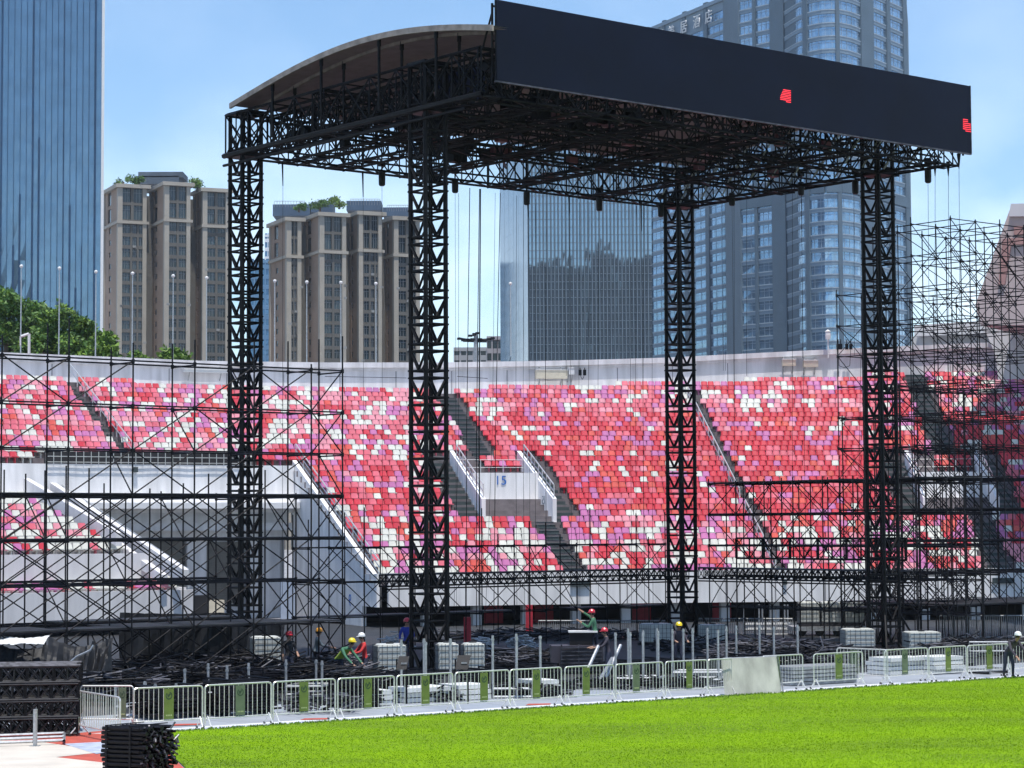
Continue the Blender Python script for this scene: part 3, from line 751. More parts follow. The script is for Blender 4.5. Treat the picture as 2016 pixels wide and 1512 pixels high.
# ---------------------------------------------------------------- things hung from the roof
def hang(x, y0, y1, u=None, b=None):
    pass
def onroof(x, y, b=None, u=None, z=ZR):
    """the place under the roof where the line of sight x meets a given row (b) or column (u)"""
    d = ray(x, y)
    nrm, o = (B, S(0, b, 0)) if b is not None else (U, S(u, 0, 0))
    t_ = (o - CAM).dot(nrm) / d.dot(nrm); return CAM + d * t_
BAGS = [(752, 352, 12.85, None, 'above the brown apartment blocks, leftmost bag under the roof'), (896, 366, 12.85, None, 'right beside the nearest lattice tower'), (1037, 390, 12.85, None, 'above the pale edge of the striped glass tower'),
        (1180, 402, 12.85, None, 'above the middle of the striped glass tower'), (1301, 414, 12.85, None, 'just left of the tower in front of the hotel'), (1441, 392, None, 25.03, 'just right of the tower in front of the hotel'),
        (1577, 371, None, 25.03, 'in front of the curved bay of the hotel'), (1684, 368, None, 25.03, 'just left of the right-hand tower'), (1827, 346, None, 25.6, 'below the right end of the screen, against the sky')]
for x, y, b, u, w in BAGS:
    p_ = onroof(x, y, b, u); p_.z = at(x, y, p_.y).z
    t = thing('chain_hoist', p_ - V((0, 0, .3)), 'black chain hoist bag hanging ' + w, 'chain hoist', 'chain bags hanging under the stage roof')
    g = MB(); g.lathe(p_ - V((0, 0, .32)), [(0, 0), (.1, .0), (.145, .06), (.15, .3), (.15, .58), (.11, .62), (0, .62)], 10); g.build('chain_bag', M['tarp'], t)
    c = MB(); c.tube(p_ + V((0, 0, .3)), p_ + V((0, 0, .75)), .035); c.cbox(p_ + V((0, 0, .55)), .26, .2, .22, R(39)); c.build('motor', M['black'], t)
    if x in (752, 896, 1441, 1577):
        c = MB(); c.tube(p_ - V((0, 0, .3)), V((p_.x, p_.y, .3)), .010, 4); c.build('chain', M['pipe'], t)
for x, y0, y1, b in ((556, 318, 366, 12.85), (714, 338, 388, 12.85), (1120, 385, 420, 12.9), (1262, 400, 455, 12.9), (1039, 395, 428, 13.0)):
    p_ = onroof(x, y0, b); q_ = at(x + 1, y1, p_.y)
    g = MB(); g.tube(at(x, y0, p_.y), q_, .045, 6, .02); g.tube(q_, V((q_.x, q_.y, 2.5 if x < 1000 else .5)), .010, 4)
    nm_ = {556: 'leftmost, above the left apartment blocks', 714: 'above the middle apartment blocks', 1120: 'against the striped glass tower', 1262: 'right edge of the striped tower', 1039: 'left edge of the striped tower'}[x]
    tag(g.build('hanging_cable', M['black'], loc=p_), 'thick black drop cable tapering to a line, ' + nm_, 'cable', 'cables hanging from the stage roof')
# thin lines: a slack fan to the right of the near tower, then single drops
LINES = [(903, 380, 893, 1235, 12.5), (925, 370, 918, 1230, 8.6), (944, 372, 938, 1235, 4.3), (946, 372, 945, 1240, 8.6), (975, 380, 955, 1235, 12), (985, 380, 972, 1240, 10), (1017, 385, 1018, 1240, 12), (1031, 385, 1033, 1235, 11),
         (1055, 392, 1055, 1150, 12.6), (1075, 395, 1077, 1235, 8.6), (1076, 210, 1076, 1230, 4.3), (1113, 395, 1115, 740, 12.8), (1141, 398, 1142, 1235, 12.6), (1160, 398, 1161, 1240, 10), (1179, 410, 1179, 1240, 12.8), (1243, 245, 1244, 1235, 4.3), (1253, 405, 1253, 1130, 12.8), (1268, 405, 1268, 1150, 12.8),
         (1285, 405, 1286, 1230, 12.9)]
for j, (x0, y0, x1, y1, b) in enumerate(LINES):
    p_ = onroof(x0, y0, b); q_ = at(x1, y1, p_.y); g = MB(); rr = .022 if j in (1, 2, 5) else (.035 if j == 3 else .011)
    mid = p_.lerp(q_, .55) + V(((.12 if j in (0, 4) else -.05), 0, 0)); g.tube(p_, mid, rr, 4); g.tube(mid, q_, rr, 4)
    tag(g.build('rigging_line', M['pipe'], loc=p_), 'thin dark rigging line dropping from the roof between near tower and mast tower', 'line', 'thin rigging lines under the roof')
for j, (x0, y0, x1, y1, u) in enumerate(((1423, 395, 1424, 730, 25), (1427, 395, 1428, 730, 25), (1445, 390, 1446, 820, 25), (1470, 388, 1470, 740, 25), (1560, 372, 1560, 1050, 25), (1578, 375, 1580, 705, 25), (1681, 370, 1682, 700, 24.8), (1700, 365, 1690, 1000, 25.3))):
    p_ = onroof(x0, y0, None, u); q_ = at(x1, y1, p_.y); g = MB(); g.tube(p_, q_, .011, 4)
    tag(g.build('rigging_line', M['pipe'], loc=p_), 'thin dark rigging line dropping from the roof grid between the two mast towers', 'line', 'thin rigging lines right of the mast tower')
for j, (x0, y0, x1, y1) in enumerate(((1827, 360, 1829, 600), (1841, 345, 1841, 650), (1867, 345, 1868, 690), (1888, 330, 1890, 640))):
    p_ = onroof(x0, y0, None, 26.0); q_ = at(x1, y1, p_.y); g = MB(); g.tube(p_, q_, .011, 4)
    if j: tag(MB.__new__(MB) and (lambda h: (h.__init__(), h.tube(p_ + V((0, 0, .6)), p_ - V((0, 0, .05)), .09, 6, .015), h)[-1])(MB.__new__(MB)).build('cable_grip', M['black'], loc=p_), 'black tapered cable grip under the right end of the screen', 'cable grip', 'cable grips at the screen end')
    tag(g.build('rigging_line', M['pipe'], loc=p_), 'thin rigging line against the sky right of the last tower', 'line', 'thin rigging lines right of the last tower')
# horizontal lattice truss at the back of the stage
def ground_truss(p_, q_, label):
    t = thing('lattice_girder', p_, label, 'truss', 'black girders across the back of the stage')
    mb = box_truss(p_, q_, .45, .5, .38, .035, True, .02); mb.build('lattice', M['black'], t)
    d = (V(q_) - V(p_)); n_ = V((-d.y, d.x, 0)).normalized() * .23
    rl_ = MB(); rl_.tube(V(p_) - n_ + V((0, 0, .52)), V(q_) - n_ + V((0, 0, .52)), .045); rl_.build('top_rail', M['pipe_worn'], t)
    hd = MB(); hd.tube(V(p_) - n_ - V((0, 0, .12)), V(q_) - n_ - V((0, 0, .12)), .035); hd.build('lower_rail', M['black'], t)
ground_truss(S(7.4, 13.2, 2.88), S(25.6, 13.2, 2.88), 'long black lattice girder across the back of the stage, left of the mast tower')
ground_truss(S(26.2, 12.7, 2.90), S(26.2, -.8, 2.90), 'black lattice girder with a pale top rail between the two mast towers')

# ---------------------------------------------------------------- scaffolds
def scaffold(label, o, du, dv, us, vs_, z0, lift, tops, planks=(), brace=True, seed=1, rad=.031, extra=.35, cat='scaffold', thick=(), braceall=False, dense=False):
    rg = random.Random(seed); t = thing('scaffold', o, label, cat, 'tube scaffolds around the stage')
    o = V(o); std = []; led = []; brc = []; pl = []; top = {}
    Pn = lambda i, j, z: o + du * us[i] + dv * vs_[j] + V((0, 0, z))
    for i in range(len(us)):
        for j in range(len(vs_)):
            n_ = tops(i, j); top[i, j] = n_
            if n_ < 0: continue
            m_ = MB(); zt = z0 + n_ * lift + rg.uniform(.08, extra); m_.tube(Pn(i, j, 0), Pn(i, j, zt), rad, 6)
            for k in range(n_ + 1): m_.tube(Pn(i, j, z0 + k * lift - .09), Pn(i, j, z0 + k * lift + .05), rad * 1.9, 6)
            std.append(m_)
    mx_ = max(top.values())
    for k in range(mx_ + 1):
        z = z0 + k * lift
        for j in range(len(vs_)):
            run = [i for i in range(len(us)) if top[i, j] >= k]
            if len(run) > 1:
                m_ = MB()
                m_.tube(Pn(run[0], j, z), Pn(run[-1], j, z), rad * (1.9 if k in thick and j == 0 else .92), 5)
                led.append(m_)
        for i in range(len(us)):
            run = [j for j in range(len(vs_)) if top[i, j] >= k]
            if len(run) > 1: m_ = MB(); m_.tube(Pn(i, run[0], z - .05), Pn(i, run[-1], z - .05), rad * .92, 5); led.append(m_)
        if brace and k < mx_:
            for j in range(len(vs_)):
                if not dense and (j not in (0, len(vs_) - 1) or (j and not braceall and k > 3)): continue
                for i in range(len(us) - 1):
                    if top[i, j] > k and top[i + 1, j] > k and (braceall or (i + k + j) % 5 != 4):
                        m_ = MB(); a, b = (i, i + 1) if (i + k + j) % 2 else (i + 1, i)
                        m_.tube(Pn(a, j, z), Pn(b, j, z + lift), rad * .8, 5); brc.append(m_)
                        if (i * 3 + k + j) % 2 or braceall: m_ = MB(); m_.tube(Pn(b, j, z), Pn(a, j, z + lift), rad * .8, 5); brc.append(m_)
            for i in range(len(us)):
                for j in range(len(vs_) - 1):
                    if top[i, j] > k and top[i, j + 1] > k and (braceall or (i + k) % 4 == 0):
                        m_ = MB(); m_.tube(Pn(i, j, z), Pn(i, j + 1, z + lift), rad * .8, 5); brc.append(m_)
    for k in planks:
        z = z0 + k * lift + .035
        for i in range(len(us) - 1):
            for j in range(len(vs_) - 1):
                if rg.random() < .85:
                    m_ = MB(); w = vs_[j + 1] - vs_[j]
                    for q in range(4):
                        a = Pn(i, j, z) + dv * (w * (q + .08) / 4) - du * .1 ; m_.box(a, du * (us[i + 1] - us[i] + .15), dv * (w * .21), V((0, 0, .045)))
                    pl.append(m_)
    many('standard', std, M['pipe'], t); many('ledger', led, M['pipe_l'], t); many('brace', brc, M['pipe_l'], t); many('plank', pl, M['plank'], t)
    return t
M['pipe_l'] = mat('scuffed_scaffold_steel', (.0055, .0055, .0085), .5, .0, .9, 7, spec=.12)
M['plank'] = mat('dark_scaffold_board', (.022, .022, .024), .6, .0, .5, 3)
UL = -U
scaffold('wide black tube scaffold on the left, in front of the gate and low stand', S(-4.1, -.3), UL, B, [0, 1.35, 3.75, 6.15, 8.55, 10.95, 13.35, 15.75], [0, 1.5, 3.0], .6, 1.5,
         lambda i, j: (7 if j < 2 else 4), planks=(1,), seed=2, thick=(4, 3), extra=1.3)
scaffold('lower black tube scaffold standing behind the wide left one', S(-5.0, 5.2), UL, B, [0, 2.4, 4.8, 7.2, 9.6, 12], [0, 1.6], .6, 1.5, lambda i, j: 4, planks=(1, ), seed=4, extra=1.2)
scaffold('long low tube scaffold along the back of the stage, left of the mast tower', S(4.0, 13.9), U, B, [0, 1.9, 3.8, 5.7, 7.6, 9.5, 11.4, 13.3, 15.2, 17.1, 19.0, 20.9], [0, 1.2], 1.55, 1.52,
         lambda i, j: 2, planks=(0,), seed=5, extra=1.9, rad=.028)
scaffold('tube scaffold between the two mast towers, with bright top rail', S(27.2, 13.2), -B, U, [0, 1.9, 3.8, 5.7, 7.6, 9.5, 11.4, 13.3, 15.0], [0, 1.2, 2.4], 1.5, 1.5,
         lambda i, j: 4, planks=(4,), seed=6, extra=.3, thick=(3,))
scaffold('very tall tangled tube scaffold at the right edge, standing against the sky', S(31.4, 1.2), U, B, [0, 1.8, 3.6, 5.4, 7.2, 9.0, 10.8], [0, 2.4, 4.8, 7.2], 1.7, 1.5,
         lambda i, j: 12 if j < 3 else 10, planks=(0,), seed=8, extra=.35, rad=.026, thick=(3,), dense=True)
scaffold('lower tube scaffold filling the gap right of the last mast tower', S(29.6, 4.5), U, B, [0, 1.8, 3.6, 5.4, 7.2, 9.0], [0, 2.0], 1.5, 1.5, lambda i, j: 7 if i > 0 else 6, planks=(0, 1), seed=9)
fl = MB(); fl.path([at(1700, 945, 101.5), at(1700, 1000, 101.5)], .03)
tag(fl.build('loose_pole', M['pipe'], loc=at(1700, 945, 101.5)), 'short loose pole tied to the right-hand tower', 'pole')
lt = MB()
for z in (0, .95): lt.tube(S(25.9, 10.0, 3.9 + z), S(25.9, -.6, 3.9 + z), .05)
for k in range(13):
    b_ = 10.0 - k * .88; lt.tube(S(25.9, b_, 3.9), S(25.9, b_, 4.85), .04 if k % 2 else .07)
    if k < 12: lt.tube(S(25.9, b_, 3.9 if k % 2 else 4.85), S(25.9, b_ - .88, 4.85 if k % 2 else 3.9), .03)
tag(lt.build('ladder_beam', M['black'], loc=S(25.9, 5, 3.9)), 'flat black ladder beam tied to the right scaffold above the girder', 'beam')
# ---------------------------------------------------------------- buildings behind the stand
def glass(name, col, rough=.06, metal=.35, ior=1.6, var=.12):
    mt = mat(name, col, rough, metal, var, .35, coord='Object'); mt.node_tree.nodes['Principled BSDF'].inputs['IOR'].default_value = ior; return mt
rb_ = random.Random(21)
def facade(A, d, n_, zb, zt, fh, bays, W_, panes, mull=None, length=None, sill=.32, rec=.25, nm=3, tilt=.02, zoff=0.0, band=None):
    A = V((A[0], A[1], 0)); z = zb
    s = 0.0; ed = [s for b in bays for s in b]
    cuts = [0.0] + ed + [length]
    for k in range(0, len(cuts), 2):                 # piers
        a, b = cuts[k], cuts[k + 1]
        if b - a > .02: W_.box(A + d * a + V((0, 0, zb)), d * (b - a), -n_ * .7, V((0, 0, zt - zb)))
    nf = int(round((zt - zb) / fh))
    for a, b in bays:
        for f in range(nf):
            z0 = zb + f * fh; zs = z0 + fh * sill
            W_.box(A + d * (a + .003) - n_ * .06 + V((0, 0, z0)), d * (b - a - .006), -n_ * .55, V((0, 0, fh * sill)))
            if band: band.box(A + d * (a + .01) + n_ * .02 + V((0, 0, z0 + fh * sill * .75)), d * (b - a - .02), -n_ * .3, V((0, 0, fh * sill * .2)))
            o = A - n_ * rec; e = [rb_.uniform(-tilt, tilt) for _ in range(4)]
            m_ = MB(); m_.face([o + d * a + V((0, 0, zs)) + n_ * e[0], o + d * b + V((0, 0, zs)) + n_ * e[1], o + d * b + V((0, 0, z0 + fh)) + n_ * e[2], o + d * a + V((0, 0, z0 + fh)) + n_ * e[3]]); m_.mi = 0
            panes.append(m_)
            if mull is not None:
                for q in range(1, nm): c = lerp(a, b, q / nm); mull.box(o + d * (c - .04) + n_ * .02 + V((0, 0, zs)), d * .08, n_ * .06, V((0, 0, fh * (1 - sill))))
                mull.box(o + d * a + n_ * .02 + V((0, 0, lerp(zs, z0 + fh, .68))), d * (b - a), n_ * .05, V((0, 0, .08)))
def base_z(Y): return 0.0
MG = {}
def flat(v): return V((v.x, v.y, 0))
# ---- tall striped glass tower on the left
Yt = 450
a = flat(at(-60, 300, Yt - 7)); b = flat(at(199, 300, Yt)); d = (b - a).normalized(); n_ = V((d.y, -d.x, 0)); Lw = (b - a).length
t = thing('glass_tower', (a + b) / 2, 'tall blue glass tower with dark vertical stripes at the left edge', 'tower')
ncol = 21; cw = Lw / ncol; pan = []; fins = MB(); zt = 150; zb = 0; fh = 3.9
mgl = glass('blue_curtain_glass', (.13, .225, .31), .05, .6, 1.7, .12)
for c in range(ncol):
    for f in range(int(zt / fh)):
        e = [rb_.uniform(-.02, .02) for _ in range(4)]; o = a + d * (c * cw)
        m_ = MB(); m_.face([o + V((0, 0, f * fh)) + n_ * e[0], o + d * cw + V((0, 0, f * fh)) + n_ * e[1], o + d * cw + V((0, 0, f * fh + fh - .01)) + n_ * e[2], o + V((0, 0, f * fh + fh - .01)) + n_ * e[3]]); pan.append(m_)
    if c: fins.box(a + d * (c * cw - .17) + n_ * .04, d * (.36 if c % 3 else .2), n_ * .35, V((0, 0, zt if c % 5 == 0 else rb_.uniform(.38, .92) * 100)))
    if c: fins.box(a + d * (c * cw - .05) + n_ * .04, d * .10, n_ * .2, V((0, 0, zt)))
many('window', pan, mgl, t)
fins.build('fin', mat('dark_blue_fin', (.012, .045, .10), .4, .3, .2, .2), t)
w = MB(); w.box(a - n_ * .06, d * Lw, -n_ * 30, V((0, 0, zt))); w.build('wall', mat('blue_grey_slab_edge', (.12, .24, .36), .4, .3, .1, .5), t)
w = MB(); w.box(b + d * .0 - n_ * .5, d * .55, n_ * .75, V((0, 0, zt))); w.build('corner_trim', M['white'], t)
# ---- brown apartment blocks: stepped bays, each with a narrow beige side and a wide front of windows
mbeige = mat('beige_tile', (.31, .215, .155), .8, 0, .12, .15); mgrey = mat('shade_darkened_front', (.115, .108, .095), .8, 0, .12, .2); mcol = mat('pale_stone_column', (.36, .325, .27), .8, 0, .08, .3)  # front stone colour darkened to hold the shade on that face
mapt = glass('apartment_glass', (.018, .034, .042), .12, .1, 1.5, .5); per_object(mapt, .6)
mmul = mat('window_frame_grey', (.22, .23, .24), .6, 0, .1, 1)
mlob = mat('rooftop_blue_grey', (.075, .10, .13), .7, 0, .2, .3)
mac = mat('grey_air_conditioner', (.26, .26, .25), .6, 0, .2, 1)
def apartment(label, bays, Y, fh=3.0, top3=9.5, mid=None, name='apartment_block'):
    x0 = bays[0][1]; t = thing(name, flat(at(x0, 600, Y)), label, 'apartment block')
    acs = []; Wf = MB(); Ws = MB(); Cn = MB(); Col_ = MB(); pan = []; mul = MB()
    an = R(24)
    df = V((math.cos(an), math.sin(an), 0)); ds = V((-math.sin(an) * 1.0, math.cos(an), 0)); nf = V((df.y, -df.x, 0)); ns_ = -df
    for bi, (xl, xc, xr, yt, Yb) in enumerate(bays):
        c = at(xc, yt, Yb); zt = c.z; c = flat(c); s = F / Yb
        Lf = (xr - xc) / s / (math.cos(an) - (xr - 1008) / F * math.sin(an)) ; Lside = (xc - xl) / s / (math.sin(an) + (xl - 1008) / F * math.cos(an) * 1.0)
        Lside = min(max(Lside, 3), 14)
        # front with two or three columns of windows
        g = Lf; bl = [(g * .14, g * .46), (g * .55, g * .87)] if bi % 2 or len(bays) < 4 and bi else [(g * .12, g * .42), (g * .5, g * .66), (g * .73, g * .94)]
        mul = MB()
        facade(c, df, nf, 0, zt - top3, fh, bl, Wf, pan, mul, length=Lf, sill=.30, rec=.35, nm=3)
        bl2 = [(g * .14, g * .44), (g * .54, g * .86)]
        facade(c, df, nf, zt - top3, zt - .9, top3 / 2 - .45, bl2, Wf, pan, mul, length=Lf, sill=.16, rec=.5, nm=3)
        mul.build('window_bars', mmul, t)
        for q in range(12):
            ac = MB(); zq = rb_.randint(2, int((zt - top3) / fh) - 2) * fh + .3; ac.box(c + df * (g * rb_.choice((.47, .50, .05, .9))) + nf * .02 + V((0, 0, zq)), df * .8, nf * .3, V((0, 0, .55))); acs.append(ac)
        # left side
        sc = c + ds * Lside
        facade(sc, -ds, ns_, 0, zt - top3, fh, [(Lside * .3, Lside * .45)], Ws, pan, None, length=Lside, sill=.55, rec=.2)
        facade(sc, -ds, ns_, zt - top3, zt - .9, top3 / 2 - .45, [(Lside * .2, Lside * .45)], Ws, pan, None, length=Lside, sill=.2, rec=.3)
        # corner columns, cornices
        for q, o in ((.9, c), (.7, c + df * (Lf - .7)), (.6, sc)):
            Col_.box(o + nf * .3 + ns_ * .3, df * (q + .3), ds * (q + .3), V((0, 0, zt - .9)))
        for z, h, ov in ((zt - .9, .9, .9), (zt - top3 - .4, .7, .55), (zt * .36, .5, .4)):
            Cn = MB(); Cn.box(c + nf * ov + ns_ * ov + V((0, 0, z)), df * (Lf + 2 * ov), ds * (Lside + 2 * ov), V((0, 0, h))); Cn.build('cornice', mcol, t)
        Wf.box(c + ds * .75 + df * .75, df * (Lf - 1.5), ds * (Lside + 3), V((0, 0, zt - 1.2)))
        if bi:                                            # dark recess wall between the bays
            Wf.box(c + ds * (Lside * .85) - df * 2.2, df * 2.2, ds * 2, V((0, 0, zt - 2)))
    Wf.build('front_wall', mgrey, t); Ws.build('side_wall', mbeige, t); Col_.build('corner_column', mcol, t); many('air_conditioner', acs, mac, t); many('window', pan, mapt, t)
    return t
A1 = apartment('brown and grey apartment block with roof garden beside the left glass tower', [(203, 234, 289, 362, 560), (291, 326, 375, 358, 556), (383, 401, 452, 370, 560)], 560)
rf = MB()
for x0, x1, y0, y1, Y in ((264, 352, 346, 362, 575), (272, 360, 338, 349, 575)):
    p0 = at(x0, y1, Y); p1 = at(x1, y0, Y); rf.box(p0, V((p1.x - p0.x, 0, 0)), V((0, 9, 0)), V((0, 0, p1.z - p0.z)))
rf.build('roof_house', mlob, A1)
A2 = apartment('brown and grey apartment block with blue rooftop sheds, seen between the left towers', [(533, 566, 593, 428, 545), (597, 631, 681, 418, 541), (684, 708, 752, 416, 545), (755, 777, 826, 426, 550)], 545)
rf = MB()
for x0, x1, y0, y1, Y in ((537, 610, 402, 425, 556), (612, 655, 398, 418, 556), (682, 750, 395, 414, 556), (754, 812, 408, 425, 560)):
    p0 = at(x0, y1, Y); p1 = at(x1, y0, Y); rf.box(p0, V((p1.x - p0.x, 0, 0)), V((0, 8, 0)), V((0, 0, p1.z - p0.z)))
rf.build('roof_house', mat('blue_roof_shed', (.05, .09, .15), .6, 0, .2, .3), A2)
rl = MB()
for x0, x1, y, Y in ((762, 812, 404, 552), (690, 748, 392, 552), (540, 600, 396, 552)):
    for k in range(12): x = lerp(x0, x1, k / 11); rl.tube(at(x, y, Y), at(x, y + 12, Y), .06, 4)
    rl.tube(at(x0, y, Y), at(x1, y, Y), .07, 4)
rl.build('roof_railing', mmul, A2)
# small blue tower and pale tower between them
def plain_tower(name, label, cat, x0, x1, y, Y, wall, gl, cols, fh, depth=14, sill=.4):
    a = flat(at(x0, y, Y)); b = flat(at(x1, y, Y)); zt = at(x0, y, Y).z; d = (b - a).normalized(); n_ = V((d.y, -d.x, 0)); Lw = (b - a).length
    t = thing(name, (a + b) / 2, label, cat); w = MB(); pan = []
    bl = [(Lw * (k + .12) / cols, Lw * (k + .88) / cols) for k in range(cols)]
    facade(a, d, n_, 0, zt - 1, fh, bl, w, pan, None, length=Lw, sill=sill, rec=.2)
    w.box(a - n_ * .56, d * Lw, -n_ * depth, V((0, 0, zt))); w.box(a + n_ * .15 + V((0, 0, zt - 1)), d * Lw, -n_ * 3, V((0, 0, 1)))
    w.build('wall', wall, t); many('window', pan, gl, t); return t
mdis = mat('distant_blue_wall', (.10, .21, .33), .6, .1, .12, .2); mgd = glass('distant_glass', (.07, .18, .30), .1, .4, 1.6, .3)
plain_tower('office_tower', 'small blue office tower peeping out left of the second apartment block', 'tower', 490, 533, 512, 800, mdis, mgd, 4, 3.6)
plain_tower('pale_tower', 'slim pale tower far behind the second apartment block', 'tower', 521, 540, 462, 1000, mat('hazy_white_wall', (.62, .64, .66), .8, 0, .05, .2), mgd, 3, 4)
plain_tower('old_building', 'low grey flat-roofed building far off, right of the nearest lattice tower', 'building', 893, 958, 684, 620, mat('hazy_grey_wall', (.36, .36, .37), .8, 0, .12, .2), mapt, 5, 3.4)
plain_tower('old_building', 'taller grey building touching the left side of the striped glass tower', 'building', 958, 990, 662, 640, mat('hazy_pinkish_wall', (.34, .31, .32), .8, 0, .12, .2), mapt, 3, 3.4)
# stadium light mast
lm = thing('light_mast', flat(at(937, 700, 300)), 'floodlight mast with curved arms rising behind the stand', 'light mast')
g = MB(); p_ = at(937, 660, 300); g.tube((p_.x, p_.y, 0), p_, .45, 8, .3); g.build('mast', M['galv_dull'], lm)
g = MB()
for x0, y0, x1, y1 in ((937, 672, 902, 666), (937, 672, 912, 671), (937, 672, 972, 666), (937, 672, 958, 672), (930, 660, 940, 656)):
    g.tube(at(x0, y0, 300), at(x1, y1, 300), .16, 5); g.tube(at(x0, y0 - 3, 300), at(x1, y1 + 1, 300), .12, 5)
g.build('arm', M['pipe'], lm)
for x, y in ((904, 667), (912, 670), (919, 671), (926, 661), (934, 658), (940, 656), (953, 671), (962, 668), (970, 666), (930, 668), (945, 668)):
    h = MB(); h.cbox(at(x, y + 2, 299.6), .5, .4, .28, .3); h.build('floodlight', M['pipe'], lm)
# ---- striped mid tower
a = flat(at(1041, 600, 500)); b = flat(at(1284, 600, 500)); d = (b - a).normalized(); n_ = V((d.y, -d.x, 0)); Lw = (b - a).length; zt = at(1100, 215, 500).z
t = thing('glass_tower', (a + b) / 2, 'blue glass tower with pale vertical stripes behind the middle of the stage', 'tower')
ncol = 33; cw = Lw / ncol; fh = 1.75; pan = []; mu = MB(); hz = MB(); fn = MB()
mg2 = glass('mirror_tower_glass', (.30, .38, .44), .02, .85, 1.7, .05)
for c in range(ncol):
    for f in range(0, int(zt / (fh * 2))):
        e = [rb_.uniform(-.0016, .0016) for _ in range(4)]; o = a + d * (c * cw); z0 = f * fh * 2
        m_ = MB(); m_.face([o + V((0, 0, z0)) + n_ * e[0], o + d * cw + V((0, 0, z0)) + n_ * e[1], o + d * cw + V((0, 0, z0 + fh * 2 - .02)) + n_ * e[2], o + V((0, 0, z0 + fh * 2 - .02)) + n_ * e[3]]); pan.append(m_)
    mu.box(a + d * (c * cw - .18) + n_ * .03, d * .36, n_ * .14, V((0, 0, zt))); fn.box(a + d * (c * cw - .045) + n_ * .18, d * .09, n_ * .16, V((0, 0, zt)))
for f in range(int(zt / fh)): hz.box(a + n_ * .02 + V((0, 0, f * fh)), d * Lw, n_ * .08, V((0, 0, .12)))
many('window', pan, mg2, t); mu.build('mullion', mat('dark_mullion', (.03, .05, .07), .6, .1, .1, .2), t); fn.build('pale_fin', mat('pale_fin_metal', (.22, .28, .33), .5, .2, .1, .2), t); hz.build('transom', mat('grey_transom', (.13, .17, .20), .6, .1, .1, .2), t)
w = MB(); w.box(a - n_ * .08, d * Lw, -n_ * 26, V((0, 0, zt))); w.build('wall', mdis, t)
# left side of the same tower: plain blue glass, set back
a2 = flat(at(985, 600, 540)); b2 = a - n_ * .1; d2 = (b2 - a2).normalized(); n2 = V((d2.y, -d2.x, 0)); L2 = (b2 - a2).length; pan = []; w = MB()
for c in range(6):
    for f in range(int(zt / 3.5)):
        e = [rb_.uniform(-.004, .004) for _ in range(4)]; o = a2 + d2 * (c * L2 / 6); m_ = MB()
        m_.face([o + V((0, 0, f * 3.5)) + n2 * e[0], o + d2 * (L2 / 6 - .2) + V((0, 0, f * 3.5)) + n2 * e[1], o + d2 * (L2 / 6 - .2) + V((0, 0, f * 3.5 + 3.47)) + n2 * e[2], o + V((0, 0, f * 3.5 + 3.47)) + n2 * e[3]]); pan.append(m_)
w.box(a2 - n2 * .1, d2 * L2, -n2 * 10, V((0, 0, zt))); w.build('side_wall', mdis, t); many('window', pan, glass('side_tower_glass', (.07, .15, .24), .08, .3, 1.6, .1), t)
# ---- curved hotel on the right
mh = mat('hotel_haze_tinted_cladding', (.17, .235, .295), .6, .05, .08, .2); mhl = mat('hotel_pale_band', (.30, .36, .41), .6, 0, .08, .3); mhd = mat('hotel_dark_pier', (.085, .13, .17), .6, .05, .08, .2)  # bluish distance haze mixed into the cladding colour
mgh = glass('hotel_glass', (.26, .39, .52), .06, .6, 1.7, .22)
ht = thing('hotel', flat(at(1540, 600, 575)), 'grey-blue hotel tower with a curved bay of windows and a sign along its roof', 'hotel')
plan = [(1272, 648), (1440, 604), (1450, 606), (1460, 584), (1540, 574), (1553, 570), (1575, 562), (1600, 557), (1630, 554), (1660, 554), (1685, 557), (1706, 562), (1727, 566), (1797, 584)]
bays_px = [(1284, 1312), (1317, 1352), (1358, 1394), (1401, 1434), (1464, 1491), (1497, 1526), (1553, 1592), (1600, 1656), (1664, 1706), (1728, 1757), (1764, 1790)]
wallm = MB(); pan = []; mul = MB(); band = MB(); dark = MB()
def ip(x):
    for (xa, Ya), (xb, Yb) in zip(plan, plan[1:]):
        if xa <= x <= xb:                      # linear in the plan, not in the picture
            A_, B_ = flat(at(xa, 600, Ya)), flat(at(xb, 600, Yb)); k = (x - 1008) / F
            den = (B_.x - A_.x) - k * (B_.y - A_.y); t_ = (k * A_.y - A_.x) / den if abs(den) > 1e-9 else 0
            return A_.lerp(B_, min(1, max(0, t_)))
    return flat(at(x, 600, plan[-1][1]))
edges = sorted(set([1272, 1797] + [q for b_ in bays_px for q in b_]))
fhh = 3.3; zth = at(1440, -14, 604).z; nfl = int(zth / fhh); zth = nfl * fhh
for x0, x1 in zip(edges, edges[1:]):
    isbay = any(a_ <= x0 and x1 <= b_ for a_, b_ in bays_px)
    nsub = 4 if 1553 <= x0 < 1706 and isbay else 1
    for q in range(nsub):
        p0, p1 = ip(lerp(x0, x1, q / nsub)), ip(lerp(x0, x1, (q + 1) / nsub)); d = (p1 - p0).normalized(); n_ = V((d.y, -d.x, 0)); Lw = (p1 - p0).length
        if isbay:
            facade(p0, d, n_, 0, zth if x0 > 1450 else zth - 2 * fhh if x0 < 1400 else zth - fhh, fhh, [(0.0, Lw)], wallm, pan, mul, length=Lw, sill=.34, rec=.3, nm=3 if nsub == 1 else 2, tilt=.03, band=band)
            if x0 < 1450:
                zz = zth - 2 * fhh if x0 < 1400 else zth - fhh
                wallm.box(p0 + V((0, 0, zz)), d * Lw, -n_ * .5, V((0, 0, zth - zz)))
        else:
            wide = x1 - x0 > 12; (dark if wide else dark).box(p0 + n_ * .25, d * Lw, -n_ * 1.2, V((0, 0, zth + .6)))
core = MB()
cpts = [ip(x) + V((0, .9, 0)) for x, _ in plan]; back = [flat(at(1797, 600, 640)), flat(at(1300, 600, 690))]
ring = cpts + back
